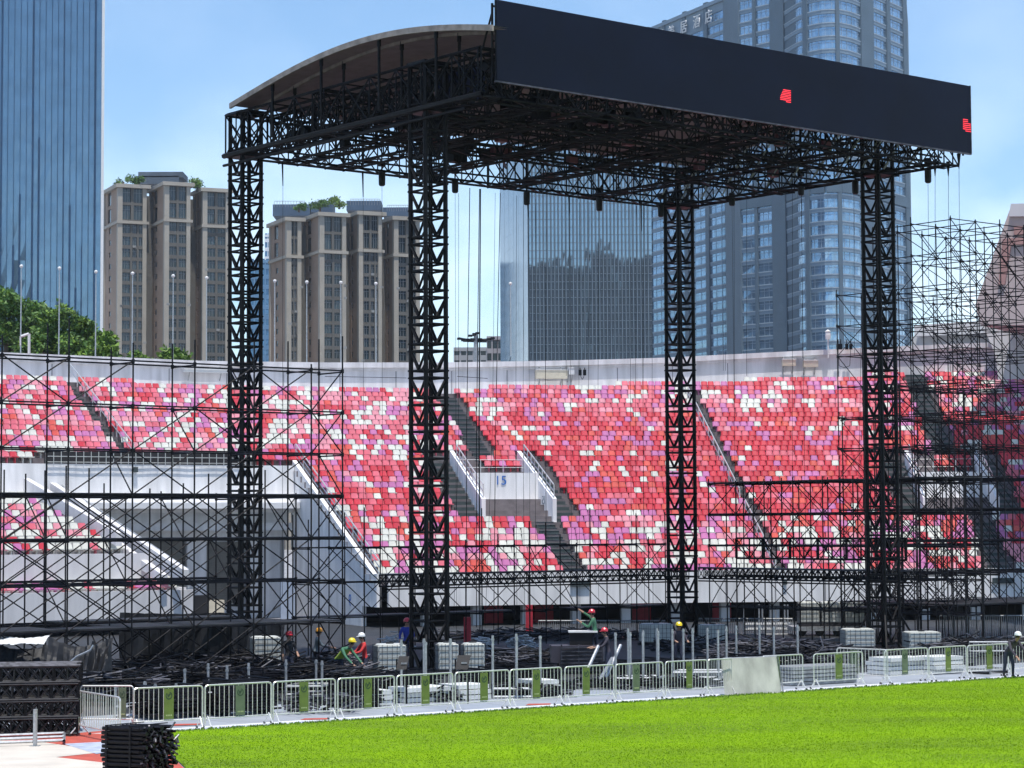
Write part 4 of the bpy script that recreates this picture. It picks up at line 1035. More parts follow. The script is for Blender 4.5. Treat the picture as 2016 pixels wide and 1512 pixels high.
core.face([p_ + V((0, 0, zth - .3)) for p_ in ring])
for p0, p1 in zip(ring, ring[1:] + ring[:1]): core.face([p0, p1, p1 + V((0, 0, zth - .3)), p0 + V((0, 0, zth - .3))])
core.build('core_wall', mhd, ht); wallm.build('spandrel_wall', mh, ht); dark.build('pier', mhd, ht); band.build('pale_band', mhl, ht); mul.build('window_bars', mhl, ht); many('window', pan, mgh, ht)
# roof edge over the sign and the sign itself
p0, p1 = ip(1273), ip(1439); d = (p1 - p0).normalized(); n_ = V((d.y, -d.x, 0)); Lw = (p1 - p0).length
ro = MB(); ro.box(p0 + n_ * .6 + V((0, 0, zth - 1.0)), d * Lw, -n_ * 3, V((0, 0, 1.0))); ro.build('roof_edge', mh, ht)
vw = MB()
for k in range(12): vw.box(ip(1441) + n_ * .4 + V((0, 0, zth - 4 - k * 6.6)), d * 1.2, -n_ * .5, V((0, 0, 2.2)))
vw.build('white_panel', M['white'], ht)
for body, x in (('深', 1288), ('圳', 1311), ('美', 1333), ('居', 1358), ('酒', 1384), ('店', 1408)):
    pp = ip(x) + n_ * .75 + V((0, 0, zth - 4.2)); text_mesh('sign_letter', body, 3.9, M['white'], facing(pp, d), ht, .12)
# band course across the lower storeys
bc = MB()
for x0, x1 in zip([x for x, _ in plan], [x for x, _ in plan][1:]):
    if x0 < 1455: continue
    p0, p1 = ip(x0 + .01), ip(x1 - .01); d_ = (p1 - p0).normalized(); nn = V((d_.y, -d_.x, 0)); z = at(1600, 381, 556).z
    bc.box(p0 + nn * .32 + V((0, 0, z)), p1 - p0, -nn * .8, V((0, 0, 2.6)))
bc.build('band_course', mhd, ht)
# ---- dark office blocks behind the camera, seen only as reflections in the mirror tower
mrf = mat('dark_office_wall', (.03, .045, .06), .6, 0, .3, .1)
for x0, x1, h, Y, lab in ((2, 39, 143, -200, 'dark stepped office block reflected in the lower half of the striped glass tower'), (40, 55, 151, -206, 'taller dark office block reflected in the middle of the striped glass tower'), (56, 110, 147, -202, 'broad dark office block reflected in the right of the striped glass tower')):
    w = MB(); w.box((x0, Y - 20, 0), V((x1 - x0, 0, 0)), V((0, 20, 0)), V((0, 0, h)))
    for k in range(4): w.box((x0 + (x1 - x0) * (.1 + .2 * k), Y - 15, h), V(((x1 - x0) * .12, 0, 0)), V((0, 8, 0)), V((0, 0, 2 + (k * 37 % 7))))
    tag(w.build('office_block', mrf, loc=((x0 + x1) / 2, Y, 0)), lab, 'office block')
# ---- pink-grey side stand at the right edge
mpk = mat('pinkish_cladding', (.47, .385, .385), .7, 0, .07, .3); mpr = mat('red_brown_cladding', (.36, .20, .19), .7, 0, .15, .5); mlv = mat('pale_lavender_cladding', (.56, .54, .58), .7, 0, .05, .3)
rs_ = thing('side_stand', flat(at(2000, 700, 150)), 'pinkish side stand roof with a slanted edge at the right edge', 'grandstand')
Y1 = 150
def prism(mb, pts, Y, depth):
    f = [at(x, y, Y) for x, y in pts]; bk_ = [p_ + V((depth * .55, depth, 0)) for p_ in f]
    mb.face(f); mb.face(list(reversed(bk_)))
    for k in range(len(f)): j = (k + 1) % len(f); mb.face([f[k], bk_[k], bk_[j], f[j]])
g = MB(); prism(g, [(1992, 402), (2200, 399), (2200, 640), (1930, 640), (1920, 600)], Y1, 14); g.build('wall', mpk, rs_)
g = MB(); g.box((30.6, 100, 46), V((45, 0, 0)), V((0, 42, 0)), V((0, 0, 1.2))); g.build('roof', mlv, rs_)  # roof slab added out of view to shade the right-hand seats
g = MB(); prism(g, [(1990, 401), (2200, 397), (2200, 424), (1986, 426)], Y1 - .25, 6); g.build('fascia', mlv, rs_)
g = MB(); prism(g, [(1974, 470), (2200, 455), (2200, 470), (1990, 482), (1978, 560), (1966, 560)], Y1 - .2, .15); prism(g, [(1996, 445), (2040, 445), (2040, 460), (1996, 462)], Y1 - .2, .15); g.build('trim', mpr, rs_)
g = MB(); prism(g, [(1935, 640), (1958, 590), (2200, 560), (2200, 980), (1990, 980), (1960, 700)], Y1 + 8, 20); g.build('lower_wall', M['concrete'], rs_)
g = MB(); prism(g, [(1800, 640), (1990, 628), (2100, 628), (2100, 650), (1800, 662)], Y1 + 12, 8); prism(g, [(1795, 662), (2100, 650), (2100, 720), (1795, 720)], Y1 + 13, 2); g.build('side_canopy', M['concrete'], rs_)

# ---------------------------------------------------------------- flagpoles on the parapet
for x, yt, yb in ((42, 527, 704), (117, 531, 708), (189, 538, 706), (261, 541, 712), (341, 546, 722), (407, 550, 726), (541, 556, 736), (604, 558, 738), (671, 559, 752), (740, 561, 755), (1005, 561, 700)):
    Yp = P(14, WALL_R).y
    # distance of the coping along this line of sight
    k = (x - 1008) / F; rr = WALL_R + .9; aa = 1 + k * k; bb = -2 * (CX * k + CY); cc = CX * CX + CY * CY - rr * rr; Yp = (-bb + math.sqrt(bb * bb - 4 * aa * cc)) / (2 * aa)
    p1 = at(x, yt, Yp); p0 = at(x, yb, Yp); t = thing('flagpole', V((p1.x, p1.y, p0.z)), 'bare white flagpole on the stand wall ' + {42: 'in front of the trees, leftmost', 117: 'second from the left', 189: 'at the right edge of the left glass tower', 261: 'in front of the first apartment bay', 341: 'in front of the middle apartment bay', 407: 'in front of the right apartment bay', 541: 'just right of the left lattice tower', 604: 'in front of the second apartment block, left', 671: 'in front of the second apartment block, middle', 740: 'in front of the second apartment block, right', 1005: 'in front of the striped glass tower'}[x], 'flagpole', 'flagpoles on the stand wall')
    g = MB(); g.tube(V((p1.x, p1.y, p0.z)), p1, .045, 8, .03); g.build('pole', M['galv'], t)
    g = MB(); g.lathe(p1 - V((0, 0, .02)), [(0, 0), (.09, .03), (.13, .12), (.09, .2), (0, .24)], 8); g.build('finial', M['white'], t, smooth=True)
    g = MB(); g.tube(V((p1.x, p1.y, p0.z - .1)), V((p1.x - .25, p1.y - .3, p0.z - 1.1)), .03, 4); g.build('halyard_bracket', M['pipe'], t)
# ---------------------------------------------------------------- equipment on the top wall
def wall_at(x, y, off=.45):
    k = (x - 1008) / F; rr = WALL_R - off; aa = 1 + k * k; bb = -2 * (CX * k + CY); cc = CX * CX + CY * CY - rr * rr; return at(x, y, (-bb + math.sqrt(bb * bb - 4 * aa * cc)) / (2 * aa))
def wallbox(label, x0, x1, y0, y1, m_, cat, name, tilt=0.0, brackets=True):
    a = wall_at(x0, y1, .8); b = wall_at(x1, y1, .8); a.z = b.z = (a.z + b.z) / 2; zt = wall_at((x0 + x1) / 2, y0, .8).z; d = b - a; n_ = V((d.y, -d.x, 0)).normalized()
    t = thing(name, (a + b) / 2, label, cat); g = MB()
    g.hexa([a, b, b - n_ * .45, a - n_ * .45, a + n_ * tilt + V((0, 0, zt - a.z)), b + n_ * tilt + V((0, 0, zt - a.z)), b - n_ * .45 + V((0, 0, zt - a.z + .05)), a - n_ * .45 + V((0, 0, zt - a.z + .05))]); g.build('housing', m_, t)
    g = MB(); g.box(a + n_ * (tilt + .03) - d * .01 + V((0, 0, zt - a.z)), d * 1.02, -n_ * .6, V((0, 0, .06))); g.build('hood', M['white'], t)
    if brackets:
        for q in (.15, .85): g = MB(); o = a + d * q; g.tube(o - n_ * .4, o - n_ * .8 + V((0, 0, -.5)), .035); g.tube(o - n_ * .3 + V((0, 0, zt - a.z)), o - n_ * .8 + V((0, 0, zt - a.z + .3)), .035); g.build('bracket', M['galv_dull'], t)
wallbox('long cream wall lamp housing on the stand wall below the striped tower', 1056, 1117, 729, 745, M['cream'], 'lamp housing', 'lamp_housing', .05)
wallbox('pale grey wall box on the stand wall, left of the pair under the hotel', 1541, 1567, 708, 720, M['cream'], 'lamp housing', 'lamp_housing', .05)
wallbox('pale grey wall box on the stand wall, right of the pair under the hotel', 1582, 1611, 710, 722, M['cream'], 'lamp housing', 'lamp_housing', .05)
wallbox('long white tube lamp housing on the stand wall beside the left lattice tower', 363, 452, 728, 733, M['white'], 'lamp housing', 'lamp_housing', .02)
wallbox('small grey cabinet on the stand wall right of the cream lamp', 1120, 1131, 725, 737, M['concrete'], 'cabinet', 'wall_cabinet')
def mast(label, x, y0, y1, r=.05):
    p1 = wall_at(x, y0, .6); p0 = wall_at(x, y1, .6); t = thing('camera_mast', V((p1.x, p1.y, p0.z)), label, 'camera'); g = MB(); g.tube(V((p1.x, p1.y, p0.z)), p1, r); g.build('mast', M['white'], t)
    h = MB(); h.lathe(p1, [(0, -.3), (.18, -.28), (.2, 0), (.17, .25), (.22, .27), (0, .42)], 8); h.build('camera_head', M['white'], t)
mast('white camera on a short mast on the wall under the hotel', 1630, 660, 705)
def antenna(label, xs, y0, ym, y1):
    p_ = wall_at(sum(xs) / len(xs), y1, .6); t = thing('antenna_frame', p_, label, 'antenna'); g = MB()
    for x in xs: g.tube(wall_at(x, y0, .6), wall_at(x, ym, .6), .035); g.cbox(wall_at(x, ym + 4, .6), .22, .2, .4)
    g.build('antenna_rods', M['pipe'], t); c = MB(); a, b = wall_at(xs[0], ym, .6), wall_at(xs[-1], ym, .6); c.path([a, wall_at(xs[0] + 2, y1 - 4, .6), wall_at((xs[0] + xs[-1]) / 2, y1, .6), wall_at(xs[-1] - 2, y1 - 4, .6), b], .02); c.build('cable_loop', M['pipe'], t)
antenna('black antenna rods with a looping cable on the wall left of the right tower', [1650, 1655, 1667, 1675], 668, 684, 724)
antenna('small black antenna with a hanging cable on the wall right of the cream lamp', [1142, 1151], 724, 735, 747)
for x0, x1 in ((640, 800), (900, 960)):
    g = MB(); g.tube(wall_at(x0, 741, .42), wall_at(x1, 744 if x0 < 800 else 745, .42), .02); tag(g.build('wall_cable', M['pipe'], loc=wall_at(x0, 741)), 'thin cable run along the stand wall ' + ('left of the near tower' if x0 < 800 else 'right of the near tower'), 'cable')
wh = MB(); q_ = at(57, 690, 140); wh.path([at(42, 662, 140), at(57, 657, 140), at(57, 700, 140)], .09); wh.path([at(40, 662, 140), at(40, 680, 140)], .05)
tag(wh.build('goal_frame', M['white'], loc=q_), 'white angled post standing on the stand wall in front of the trees', 'post')

# ---------------------------------------------------------------- trees
def crown_mesh(blobs, n, size, seed, light):
    rg = random.Random(seed); mb = MB()
    tot = sum(r ** 2 for _, r in blobs)
    for c, r in blobs:
        for i in range(int(n * r * r / tot)):
            v = V((rg.gauss(0, 1), rg.gauss(0, 1), rg.gauss(0, 1))).normalized(); rad = r * (rg.random() ** .33) * (.78 + .3 * math.sin(v.x * 5 + v.z * 7 + c.x) * .6 + rg.uniform(-.08, .12))
            p_ = c + V((v.x * rad, v.y * rad, v.z * rad * .8)); d = V((rg.gauss(0, 1), rg.gauss(0, 1), rg.gauss(0, .6))).normalized(); e = d.orthogonal().normalized()
            e = (e * math.cos(rg.random() * 6.3) + d.cross(e) * math.sin(rg.random() * 6.3)); s = size * rg.uniform(.6, 1.3)
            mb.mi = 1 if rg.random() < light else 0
            mb.face([p_ - e * s * .5, p_ + d * s * .9 - e * s * .3, p_ + d * s * 1.5 , p_ + d * s * .7 + e * s * .4])
    return mb
def tree(label, x, ytop, ybase, Y, w, seed, n=9000, light=.3, size=.26, nb=9):
    rg = random.Random(seed); base = flat(at(x, ybase, Y)); zt = at(x, ytop, Y).z; zb = at(x, ybase, Y).z; R_ = w / 2
    t = thing('tree', base, label, 'tree', 'trees behind the stand'); tk = MB(); mid = V((base.x, base.y, zb)); tk.tube(base, mid, .55, 8, .4)
    blobs = []
    for k in range(nb):
        a = rg.uniform(0, 6.28); q = rg.random() ** .6; hh = rg.random(); r = R_ * rg.uniform(.26, .44)
        c = V((base.x + math.cos(a) * (R_ - r) * q, base.y + math.sin(a) * (R_ - r) * q, lerp(zb + r * .3, zt - r * .8, hh * (1 - .55 * q) + .05))); blobs.append((c, r)); tk.tube(mid, c, .22, 5, .05)
    blobs.append((V((base.x, base.y, zt - R_ * .34)), R_ * .42))
    tk.build('trunk', M['bark'], t); crown_mesh(blobs, n, size, seed, light).build('crown', [M['leaf'], M['leaf_light']], t)
tree('tall dark green tree at the left edge in front of the glass tower', 10, 562, 720, 185, 8.5, 1, 9000, .22)
tree('broad dark green tree behind the second and third flagpoles', 118, 596, 730, 182, 8.0, 2, 9000, .25)
tree('dark bushy tree left of the apartment block', 70, 585, 725, 190, 7.5, 6, 8000, .2)
tree('lower bright green tree at the foot of the apartment block', 205, 648, 730, 178, 5.4, 3, 7000, .5, .28)
tree('tall bright green leafy shrub tree in front of the left apartment bay', 165, 622, 725, 184, 5.5, 7, 6000, .4, .3)
tree('small bright green tree right of the other trees, in front of the apartment block', 335, 682, 735, 176, 4.6, 4, 5000, .6, .26, 7)
tree('small leafy tree between the bright trees behind the wall', 268, 690, 735, 178, 3.4, 9, 3500, .55, .26, 6)
def roof_plants(label, items, Y, seed):
    rg = random.Random(seed)
    for x, y, w, lt, lab in items:
        c = at(x, y + 5, Y); t = thing('roof_shrub', c, lab, 'shrub', 'shrubs on the apartment roofs'); s = F / Y; r = w / s / 2
        crown_mesh([(c + V((rg.uniform(-r, r) * .8, 0, rg.uniform(-.4, .4) * r)), r * rg.uniform(.4, .8)) for _ in range(5)], 900, .36, rg.randint(0, 999), lt).build('crown', [M['leaf'], M['leaf_light']], t)
        g = MB(); g.tube(c - V((0, 0, r * 1.0)), c, .3); g.build('trunk', M['bark'], t)
roof_plants('', [(243, 353, 42, .1, 'dark green shrubs on the left corner of the first apartment roof'), (272, 352, 22, .1, 'small dark shrub beside the roof house'), (389, 358, 30, .7, 'pale green feathery shrub on the right bay of the first apartment roof')], 562, 4)
roof_plants('', [(630, 398, 34, .1, 'round dark shrub on the second apartment roof'), (668, 392, 30, .9, 'bright yellow-green shrub on the second apartment roof'), (589, 402, 22, .1, 'dark low shrub at the left of the second apartment roof')], 548, 5)
# ---------------------------------------------------------------- crowd barriers
M['sign_green'] = mat('green_barrier_sign', (.13, .18, .035), .55, 0, .15, 3); M['sign_grey'] = mat('grey_green_barrier_sign', (.115, .15, .09), .5, 0, .15, 3)
M['sign_mark'] = mat('dark_sign_emblem', (.03, .06, .03), .6, 0, .1, 4); M['sign_txt'] = mat('pale_sign_marks', (.40, .46, .22), .6, 0, .1, 4); M['rubber'] = mat('black_rubber', (.02, .02, .02), .8, 0, .1, 4)
BL, BH = 2.12, 1.16
def barrier_proto(L_=BL, sign=None, sx=.5, nb=13):
    t = thing('crowd_barrier', (0, 0, 0), '', 'barrier', 'steel crowd barriers along the pitch'); fr = MB(); rc = .09; z0 = .26
    pts = [(rc, 0, BH), (L_ - rc, 0, BH), (L_ - .02, 0, BH - .03), (L_, 0, BH - rc), (L_, 0, .10), ]
    fr.path([(0, 0, .10), (0, 0, BH - rc), (.02, 0, BH - .03)] + pts, .024, 6); fr.tube((0, 0, z0), (L_, 0, z0), .02, 6); fr.build('frame', M['chrome'], t)
    br = MB()
    for k in range(1, nb + 1): x = L_ * k / (nb + 1); br.tube((x, 0, z0), (x, 0, BH), .0105, 5)
    br.build('bars', M['chrome'], t)
    for x in (.08, L_ - .08):
        f = MB(); f.tube((x, 0, .32), (x - .02, -.27, .02), .02, 6); f.tube((x, 0, .32), (x + .02, .27, .02), .02, 6); ft = f.build('foot', M['chrome'], t)
        g = MB()
        for s in (-1, 1): g.lathe((x + .02 * s, .27 * s, 0), [(0, 0), (.04, 0), (.035, .06), (0, .06)], 6)
        g.build('rubber_tip', M['rubber'], ft)
    if sign:
        c = L_ * sx; w = .3; s = MB(); s.box((c - w / 2, -.036, .30), V((w, 0, 0)), V((0, .012, 0)), V((0, 0, .82))); so_ = s.build('sign', M[sign], t)
        e = MB(); n_ = 14
        for k in range(n_):
            if k in (3, 4): continue
            a0, a1 = 6.283 * k / n_, 6.283 * (k + 1) / n_
            for r0_, r1_ in ((.075, .105),): e.face([(c + r0_ * math.cos(a0), -.040, .93 + r0_ * math.sin(a0)), (c + r1_ * math.cos(a0), -.040, .93 + r1_ * math.sin(a0)), (c + r1_ * math.cos(a1), -.040, .93 + r1_ * math.sin(a1)), (c + r0_ * math.cos(a1), -.040, .93 + r0_ * math.sin(a1))])
        e.face([(c - .05, -.040, .90), (c - .01, -.040, .885), (c + .055, -.040, .975), (c + .015, -.040, .985)]); e.face([(c - .06, -.0402, .96), (c - .02, -.0402, .97), (c - .01, -.0402, .93), (c - .04, -.0402, .92)]); e.build('emblem', M['sign_mark'], so_)
        x_ = MB()
        for k in range(4): x_.face([(c - .09 + k * .05, -.040, .38), (c - .055 + k * .05, -.040, .38), (c - .055 + k * .05, -.040, .42), (c - .09 + k * .05, -.040, .42)])
        x_.build('lettering', M['sign_txt'], so_)
    return t
protos = {}
def barrier(p0, p1, label, sign='sign_green', sx=.5, nb=13):
    key = (sign, sx, nb); d = V(p1) - V(p0); d.z = 0
    if key not in protos: t = protos[key] = barrier_proto(BL, sign, sx, nb)
    else: t = copy_tree(protos[key])
    t.location = V((p0[0], p0[1], .03)); t.rotation_euler = (0, 0, math.atan2(d.y, d.x)); t.scale = (d.length / BL, 1, 1); t['label'] = label; return t
def on_line(x, off=.25):
    d = ray(x, 1300); p0 = edge(0, off); k = d.x / d.y; t_ = (k * p0.y - p0.x) / (ED.x - k * ED.y); return p0 + ED * t_
spans = [(264, 399, .22, 'sign_green', .5, 'first along the pitch from the left corner, with a green sign'), (404, 534, -.0, 'sign_grey', .52, 'second from the left corner, with a grey-green sign'),
         (538, 660, 0, 'sign_green', .48, 'third from the left corner, in front of the man in black'), (665, 776, 0, 'sign_green', .52, 'fourth from the left corner, in front of the worker in red'), (781, 891, 0, 'sign_green', .5, 'fifth from the left corner, in front of the nearest lattice tower'),
         (896, 1002, 0, 'sign_green', .52, 'right of the nearest lattice tower, in front of the leaning monitor board'), (1004, 1105, 0, 'sign_green', .5, 'left of the grey louvred crate'), (1112, 1208, 0, 'sign_green', .42, 'in front of the climbing worker in green'),
         (1212, 1305, 0, 'sign_grey', .42, 'in front of the row of upright posts'), (1310, 1392, 0, 'sign_green', .55, 'second left of the grey leaning board'), (1394, 1440, 0, None, .5, 'half hidden behind the left side of the grey leaning board')]
for x0, x1, o, sg, sx, w in spans:
    barrier(on_line(x0, .25 + o), on_line(x1, .25), 'crowd barrier ' + w, sg, sx)
barrier(on_line(1500, .5), on_line(1580, .45), 'crowd barrier sticking out from behind the right side of the grey leaning board', 'sign_green', .35)
barrier(on_line(1602, .3), on_line(1698, .3), 'crowd barrier right of the grey leaning board, in front of grey panels', 'sign_green', .5)
p_ = on_line(1648, 2.6); q_ = on_line(1746, .6)
barrier(p_, q_, 'crowd barrier turned inwards at a slant between the panels and the last tower', 'sign_grey', .35)
barrier(on_line(1742, .5), on_line(1826, .6), 'crowd barrier in front of the last lattice tower', 'sign_grey', .45)
barrier(on_line(1829, .6), on_line(1902, .6), 'crowd barrier in front of the white tank right of the last tower', 'sign_green', .5)
barrier(on_line(1905, .6), on_line(1985, .6), 'crowd barrier in front of the bending man in dark clothes', 'sign_green', .52)
barrier(on_line(1990, .6), on_line(2070, .6), 'crowd barrier cut off by the right edge', None, .5)
c0 = gnd(150, 1452); c1 = gnd(233, 1449)
barrier(gnd(158, 1437), gnd(262, 1437), 'crowd barrier at the corner running back toward the truss stack', 'sign_grey', .8)
barrier(gnd(154, 1449), gnd(236, 1466), 'crowd barrier standing across the corner with closely set bars, nearest the bottom left', None, .5, 17)

# ---------------------------------------------------------------- helpers for the clutter
def heap(label, x0, x1, ytop, Y, depth, seed, n=260, base=0.0, mats=('pipe', 'pipe_worn'), ln=(.6, 2.0), worn=.35, name='tube_heap', rad=.028):
    """a jumbled heap of scaffold tubes between two lines of sight"""
    rg = random.Random(seed); a, b = flat(at(x0, 1300, Y)), flat(at(x1, 1300, Y)); zt = max(.3, at((x0 + x1) / 2, ytop, Y).z)
    mb = MB(); w = (b - a).length
    for k in range(n):
        u = rg.random(); v = rg.random(); hmax = base + (zt - base) * (.45 + .55 * math.sin(math.pi * min(1, max(0, u * .9 + .05))) ** .6) * (1 - .35 * v) * rg.uniform(.55, 1.0)
        z = base + (hmax - base) * rg.random() ** .55; c = a.lerp(b, u) + V((0, depth * v, z)); an = rg.gauss(.35, .55) if rg.random() < .8 else rg.uniform(0, 6.28); l = rg.uniform(*ln) / 2; d = V((math.cos(an), math.sin(an), rg.gauss(0, .16))); mb.mi = 1 if rg.random() < worn else 0
        e1, e2 = c - d * l, c + d * l; e1.z = max(.04, e1.z); e2.z = max(.04, e2.z); mb.tube(e1, e2, rad, 5, caps=True)
    return tag(mb.build(name, [M[m_] for m_ in mats], loc=(a + b) / 2), label, 'steel heap', kind='stuff')
def stack(label, x0, x1, ytop, Y, depth, layers, seed, z0=.12, m_='pipe', name='tube_stack', cat='stack', ang=.66):
    """tidy layers of tubes and frames on bearers"""
    rg = random.Random(seed); c = flat(at((x0 + x1) / 2, 1300, Y)); w = (x1 - x0) * Y / F; zt = at(x0, ytop, Y).z; t = thing(name, c, label, cat)
    d = V((math.cos(ang), math.sin(ang), 0)); n_ = V((-d.y, d.x, 0)); L_ = w / max(.3, abs(d.x) + .25 * abs(n_.x))
    tb = MB(); nr = max(2, int((zt - z0) / .085))
    for r_ in range(nr):
        for k in range(int(depth / .16)):
            if rg.random() < .1: continue
            z = z0 + (zt - z0) * (r_ + .5) / nr + rg.uniform(-.02, .02); off = rg.gauss(0, .09); o = c + n_ * (k * .16 - depth / 2) + V((0, 0, z)); tb.tube(o - d * (L_ / 2 + off), o + d * (L_ / 2 - off * .7), .032, 5, caps=True)
    tb.build('tubes', M[m_], t)
    for s in (-.35, .35): g = MB(); g.box(c + d * (L_ * s) - n_ * depth / 2, d * .1, n_ * depth, V((0, 0, z0))); g.build('bearer', M['dark'], t)
    for s in (-.33, .33):
        g = MB(); o = c + d * (L_ * s)
        for e in (-1, 1): g.tube(o + n_ * (depth / 2 + .05) * e + V((0, 0, 0)), o + n_ * (depth / 2 + .05) * e + V((0, 0, zt + .06)), .035)
        g.tube(o - n_ * (depth / 2 + .05) + V((0, 0, zt + .04)), o + n_ * (depth / 2 + .05) + V((0, 0, zt + .04)), .03); g.build('strap', M[m_], t)
    return t
def tote(label, x0, x1, ytop, Y, rot, z0=0.0, h=1.12, tint='tote'):
    """caged plastic tank on a pallet"""
    c = at((x0 + x1) / 2, ytop, Y); zt = c.z; c = flat(c); zb = max(z0, zt - h); L_ = (x1 - x0) * Y / F / (abs(math.cos(rot)) + .82 * abs(math.sin(rot))); w, dp = L_, L_ * .84
    t = thing('liquid_tote', c + V((0, 0, zb)), label, 'tank', 'caged white tanks around the stage')
    d = V((math.cos(rot), math.sin(rot), 0)); n_ = V((-d.y, d.x, 0)); g = MB(); r = .06; hb = zt - zb - .2
    def rr(z, ins): return [c + d * (sx * (w / 2 - ins)) * a_ + n_ * (sy * (dp / 2 - ins)) * b_ + V((0, 0, z)) for sx, sy, a_, b_ in ((-1, -1, 1, .86), (-1, -1, .88, 1), (1, -1, .88, 1), (1, -1, 1, .86), (1, 1, 1, .86), (1, 1, .88, 1), (-1, 1, .88, 1), (-1, 1, 1, .86))]
    rings = [rr(zb + .16, .06), rr(zb + .22, .02), rr(zb + .2 + hb * .9, .02), rr(zt - .02, .12)]
    for A_, B_ in zip(rings, rings[1:]):
        for k in range(8): j = (k + 1) % 8; g.face([A_[k], A_[j], B_[j], B_[k]])
    g.face(rings[-1]); g.build('tank', M[tint], t, smooth=False)
    g = MB(); g.lathe(c + V((0, 0, zt - .03)), [(.14, 0), (.14, .06), (0, .06)], 10); g.build('cap', M['dark'], t)
    g = MB(); cs = [c + d * sx * w / 2 + n_ * sy * dp / 2 for sx, sy in ((-1, -1), (1, -1), (1, 1), (-1, 1))]
    for k in range(4):
        a, b = cs[k], cs[(k + 1) % 4]
        for q in range(7): g.tube(a.lerp(b, q / 6) + V((0, 0, zb + .14)), a.lerp(b, q / 6) + V((0, 0, zt - .04)), .010, 4)
        for q in range(5): z = lerp(zb + .18, zt - .05, q / 4); g.tube(a + V((0, 0, z)), b + V((0, 0, z)), .010, 4)
    g.build('cage', M['pipe_worn'], t)
    g = MB(); 
    for q in range(3): g.box(c - d * w / 2 + n_ * (dp * (q - 1) / 2.2 - .06) + V((0, 0, zb)), d * w, n_ * .12, V((0, 0, .13)))
    g.build('pallet', M['dark'], t); return t
TOTES = [(489, 556, 1251, 86, .3, 'behind the man in black, in the shade of the left scaffold'), (379, 436, 1250, 90, .3, 'deep in the shade left of the left lattice tower'), (733, 802, 1266, 80, .25, 'left of the nearest lattice tower, beside the worker in red'), (855, 905, 1264, 79, .25, 'right of the nearest lattice tower, left one of the pair'), (905, 956, 1264, 79.6, .25, 'right of the nearest lattice tower, right one of the pair'),
         (1256, 1327, 1226, 104, .5, 'left of the worker in the yellow helmet'), (1372, 1433, 1228, 104, .5, 'right of the worker in the yellow helmet'), (1655, 1721, 1236, 99, .1, 'left of the last lattice tower'), (1778, 1850, 1242, 97, .1, 'right of the last lattice tower, with an orange patch')]
for x0, x1, y, Y, rot, w in TOTES: tote('caged white liquid tank ' + w, x0, x1, y, Y, rot)
for k, (x0, x1, w) in enumerate(((1570, 1612, 'left'), (1613, 1656, 'middle'), (1657, 1700, 'right'))):
    tote('white caged tank on the dark trailer under the stand, ' + w + ' of the three', x0, x1, 1183, 112, .05, .5, 1.3)
tl = thing('trailer', flat(at(1635, 1240, 117)), 'grey flat trailer under the stand carrying three white tanks', 'trailer')
g = MB(); a = at(1560, 1220, 111.3); b = at(1705, 1220, 111.3); g.box(V((a.x, a.y, .28)), V((b.x - a.x, 0, 0)), V((0, 2.2, 0)), V((0, 0, .2))); g.build('deck', M['galv_dull'], tl)
for k in range(4): g = MB(); x = lerp(a.x + .5, b.x - .5, k / 3); g.lathe((0, 0, 0), [(0, -.1), (.2, -.1), (.23, 0), (.2, .1), (0, .1)], 10); g.v = [(x + p_[0], a.y + .3 + p_[2], .24 + p_[1]) for p_ in g.v]; g.build('wheel', M['rubber'], tl)
# upright white posts in base frames
def post_rack(label, xs, ytop, Y, dy=1.2, h=None, m_='galv', back=True):
    ps = [flat(at(x, 1300, Y)) for x in xs]; c = (ps[0] + ps[-1]) / 2; t = thing('post_rack', c, label, 'post rack', 'racks of upright steel posts'); zt = at(xs[0], ytop, Y).z; off = V((dy * .25, dy, 0)); zf = .32
    for k, p_ in enumerate(ps):
        g = MB(); q = p_ + (off if (k % 2 and back) else V((0, 0, 0))); g.tube(q + V((0, 0, .02)), q + V((0, 0, zt + random.uniform(-.04, .08))), .042, 8, caps=True); g.tube(q + V((0, 0, zt - .12)), q + V((0, 0, zt - .05)), .055, 8); g.build('post', M[m_], t)
    g = MB(); a, b = ps[0], ps[-1]
    for o in (V((0, 0, 0)), off): g.tube(a + o + V((0, 0, zf)), b + o + V((0, 0, zf)), .045); g.tube(a + o + V((0, 0, .06)), b + o + V((0, 0, .06)), .045)
    for e in (a, b): g.tube(e + V((0, 0, zf)), e + off + V((0, 0, zf)), .045); g.tube(e + V((0, 0, .06)), e + V((0, 0, zf)), .04); g.tube(e + off + V((0, 0, .06)), e + off + V((0, 0, zf)), .04)
    g.build('base_frame', M[m_], t); return t
post_rack('rack with four white steel posts standing left of the nearest lattice tower', (790, 813, 838, 866), 1262, 71.5)
post_rack('rack of white steel posts right of the pair of white tanks', (970, 998, 1017, 1046), 1254, 72.5)
post_rack('dense rack of steel posts beside the climbing worker', (1212, 1223, 1241, 1253, 1266, 1281, 1296), 1245, 77)
post_rack('tall rack of steel posts in front of the worker in the yellow helmet', (1324, 1334, 1364, 1382, 1414, 1420), 1240, 80)
post_rack('rack of grey posts behind the grey leaning board', (1450, 1487, 1524, 1563), 1234, 86)
post_rack('low rack of short steel stubs on the first barrier corner', (228, 252, 306, 331, 347), 1346, 66)
post_rack('grey frame with stubs in the shade behind the second barrier', (563, 598, 634), 1302, 74, m_='galv_dull')
post_rack('grey steel trestle among the dark stacks left of the man in black', (364, 381, 447, 462), 1315, 71.5, m_='galv_dull')
post_rack('row of grey fence posts under the stand behind the mast tower', (1466, 1489, 1502, 1512, 1528, 1540, 1552), 1192, 118, m_='galv_dull')
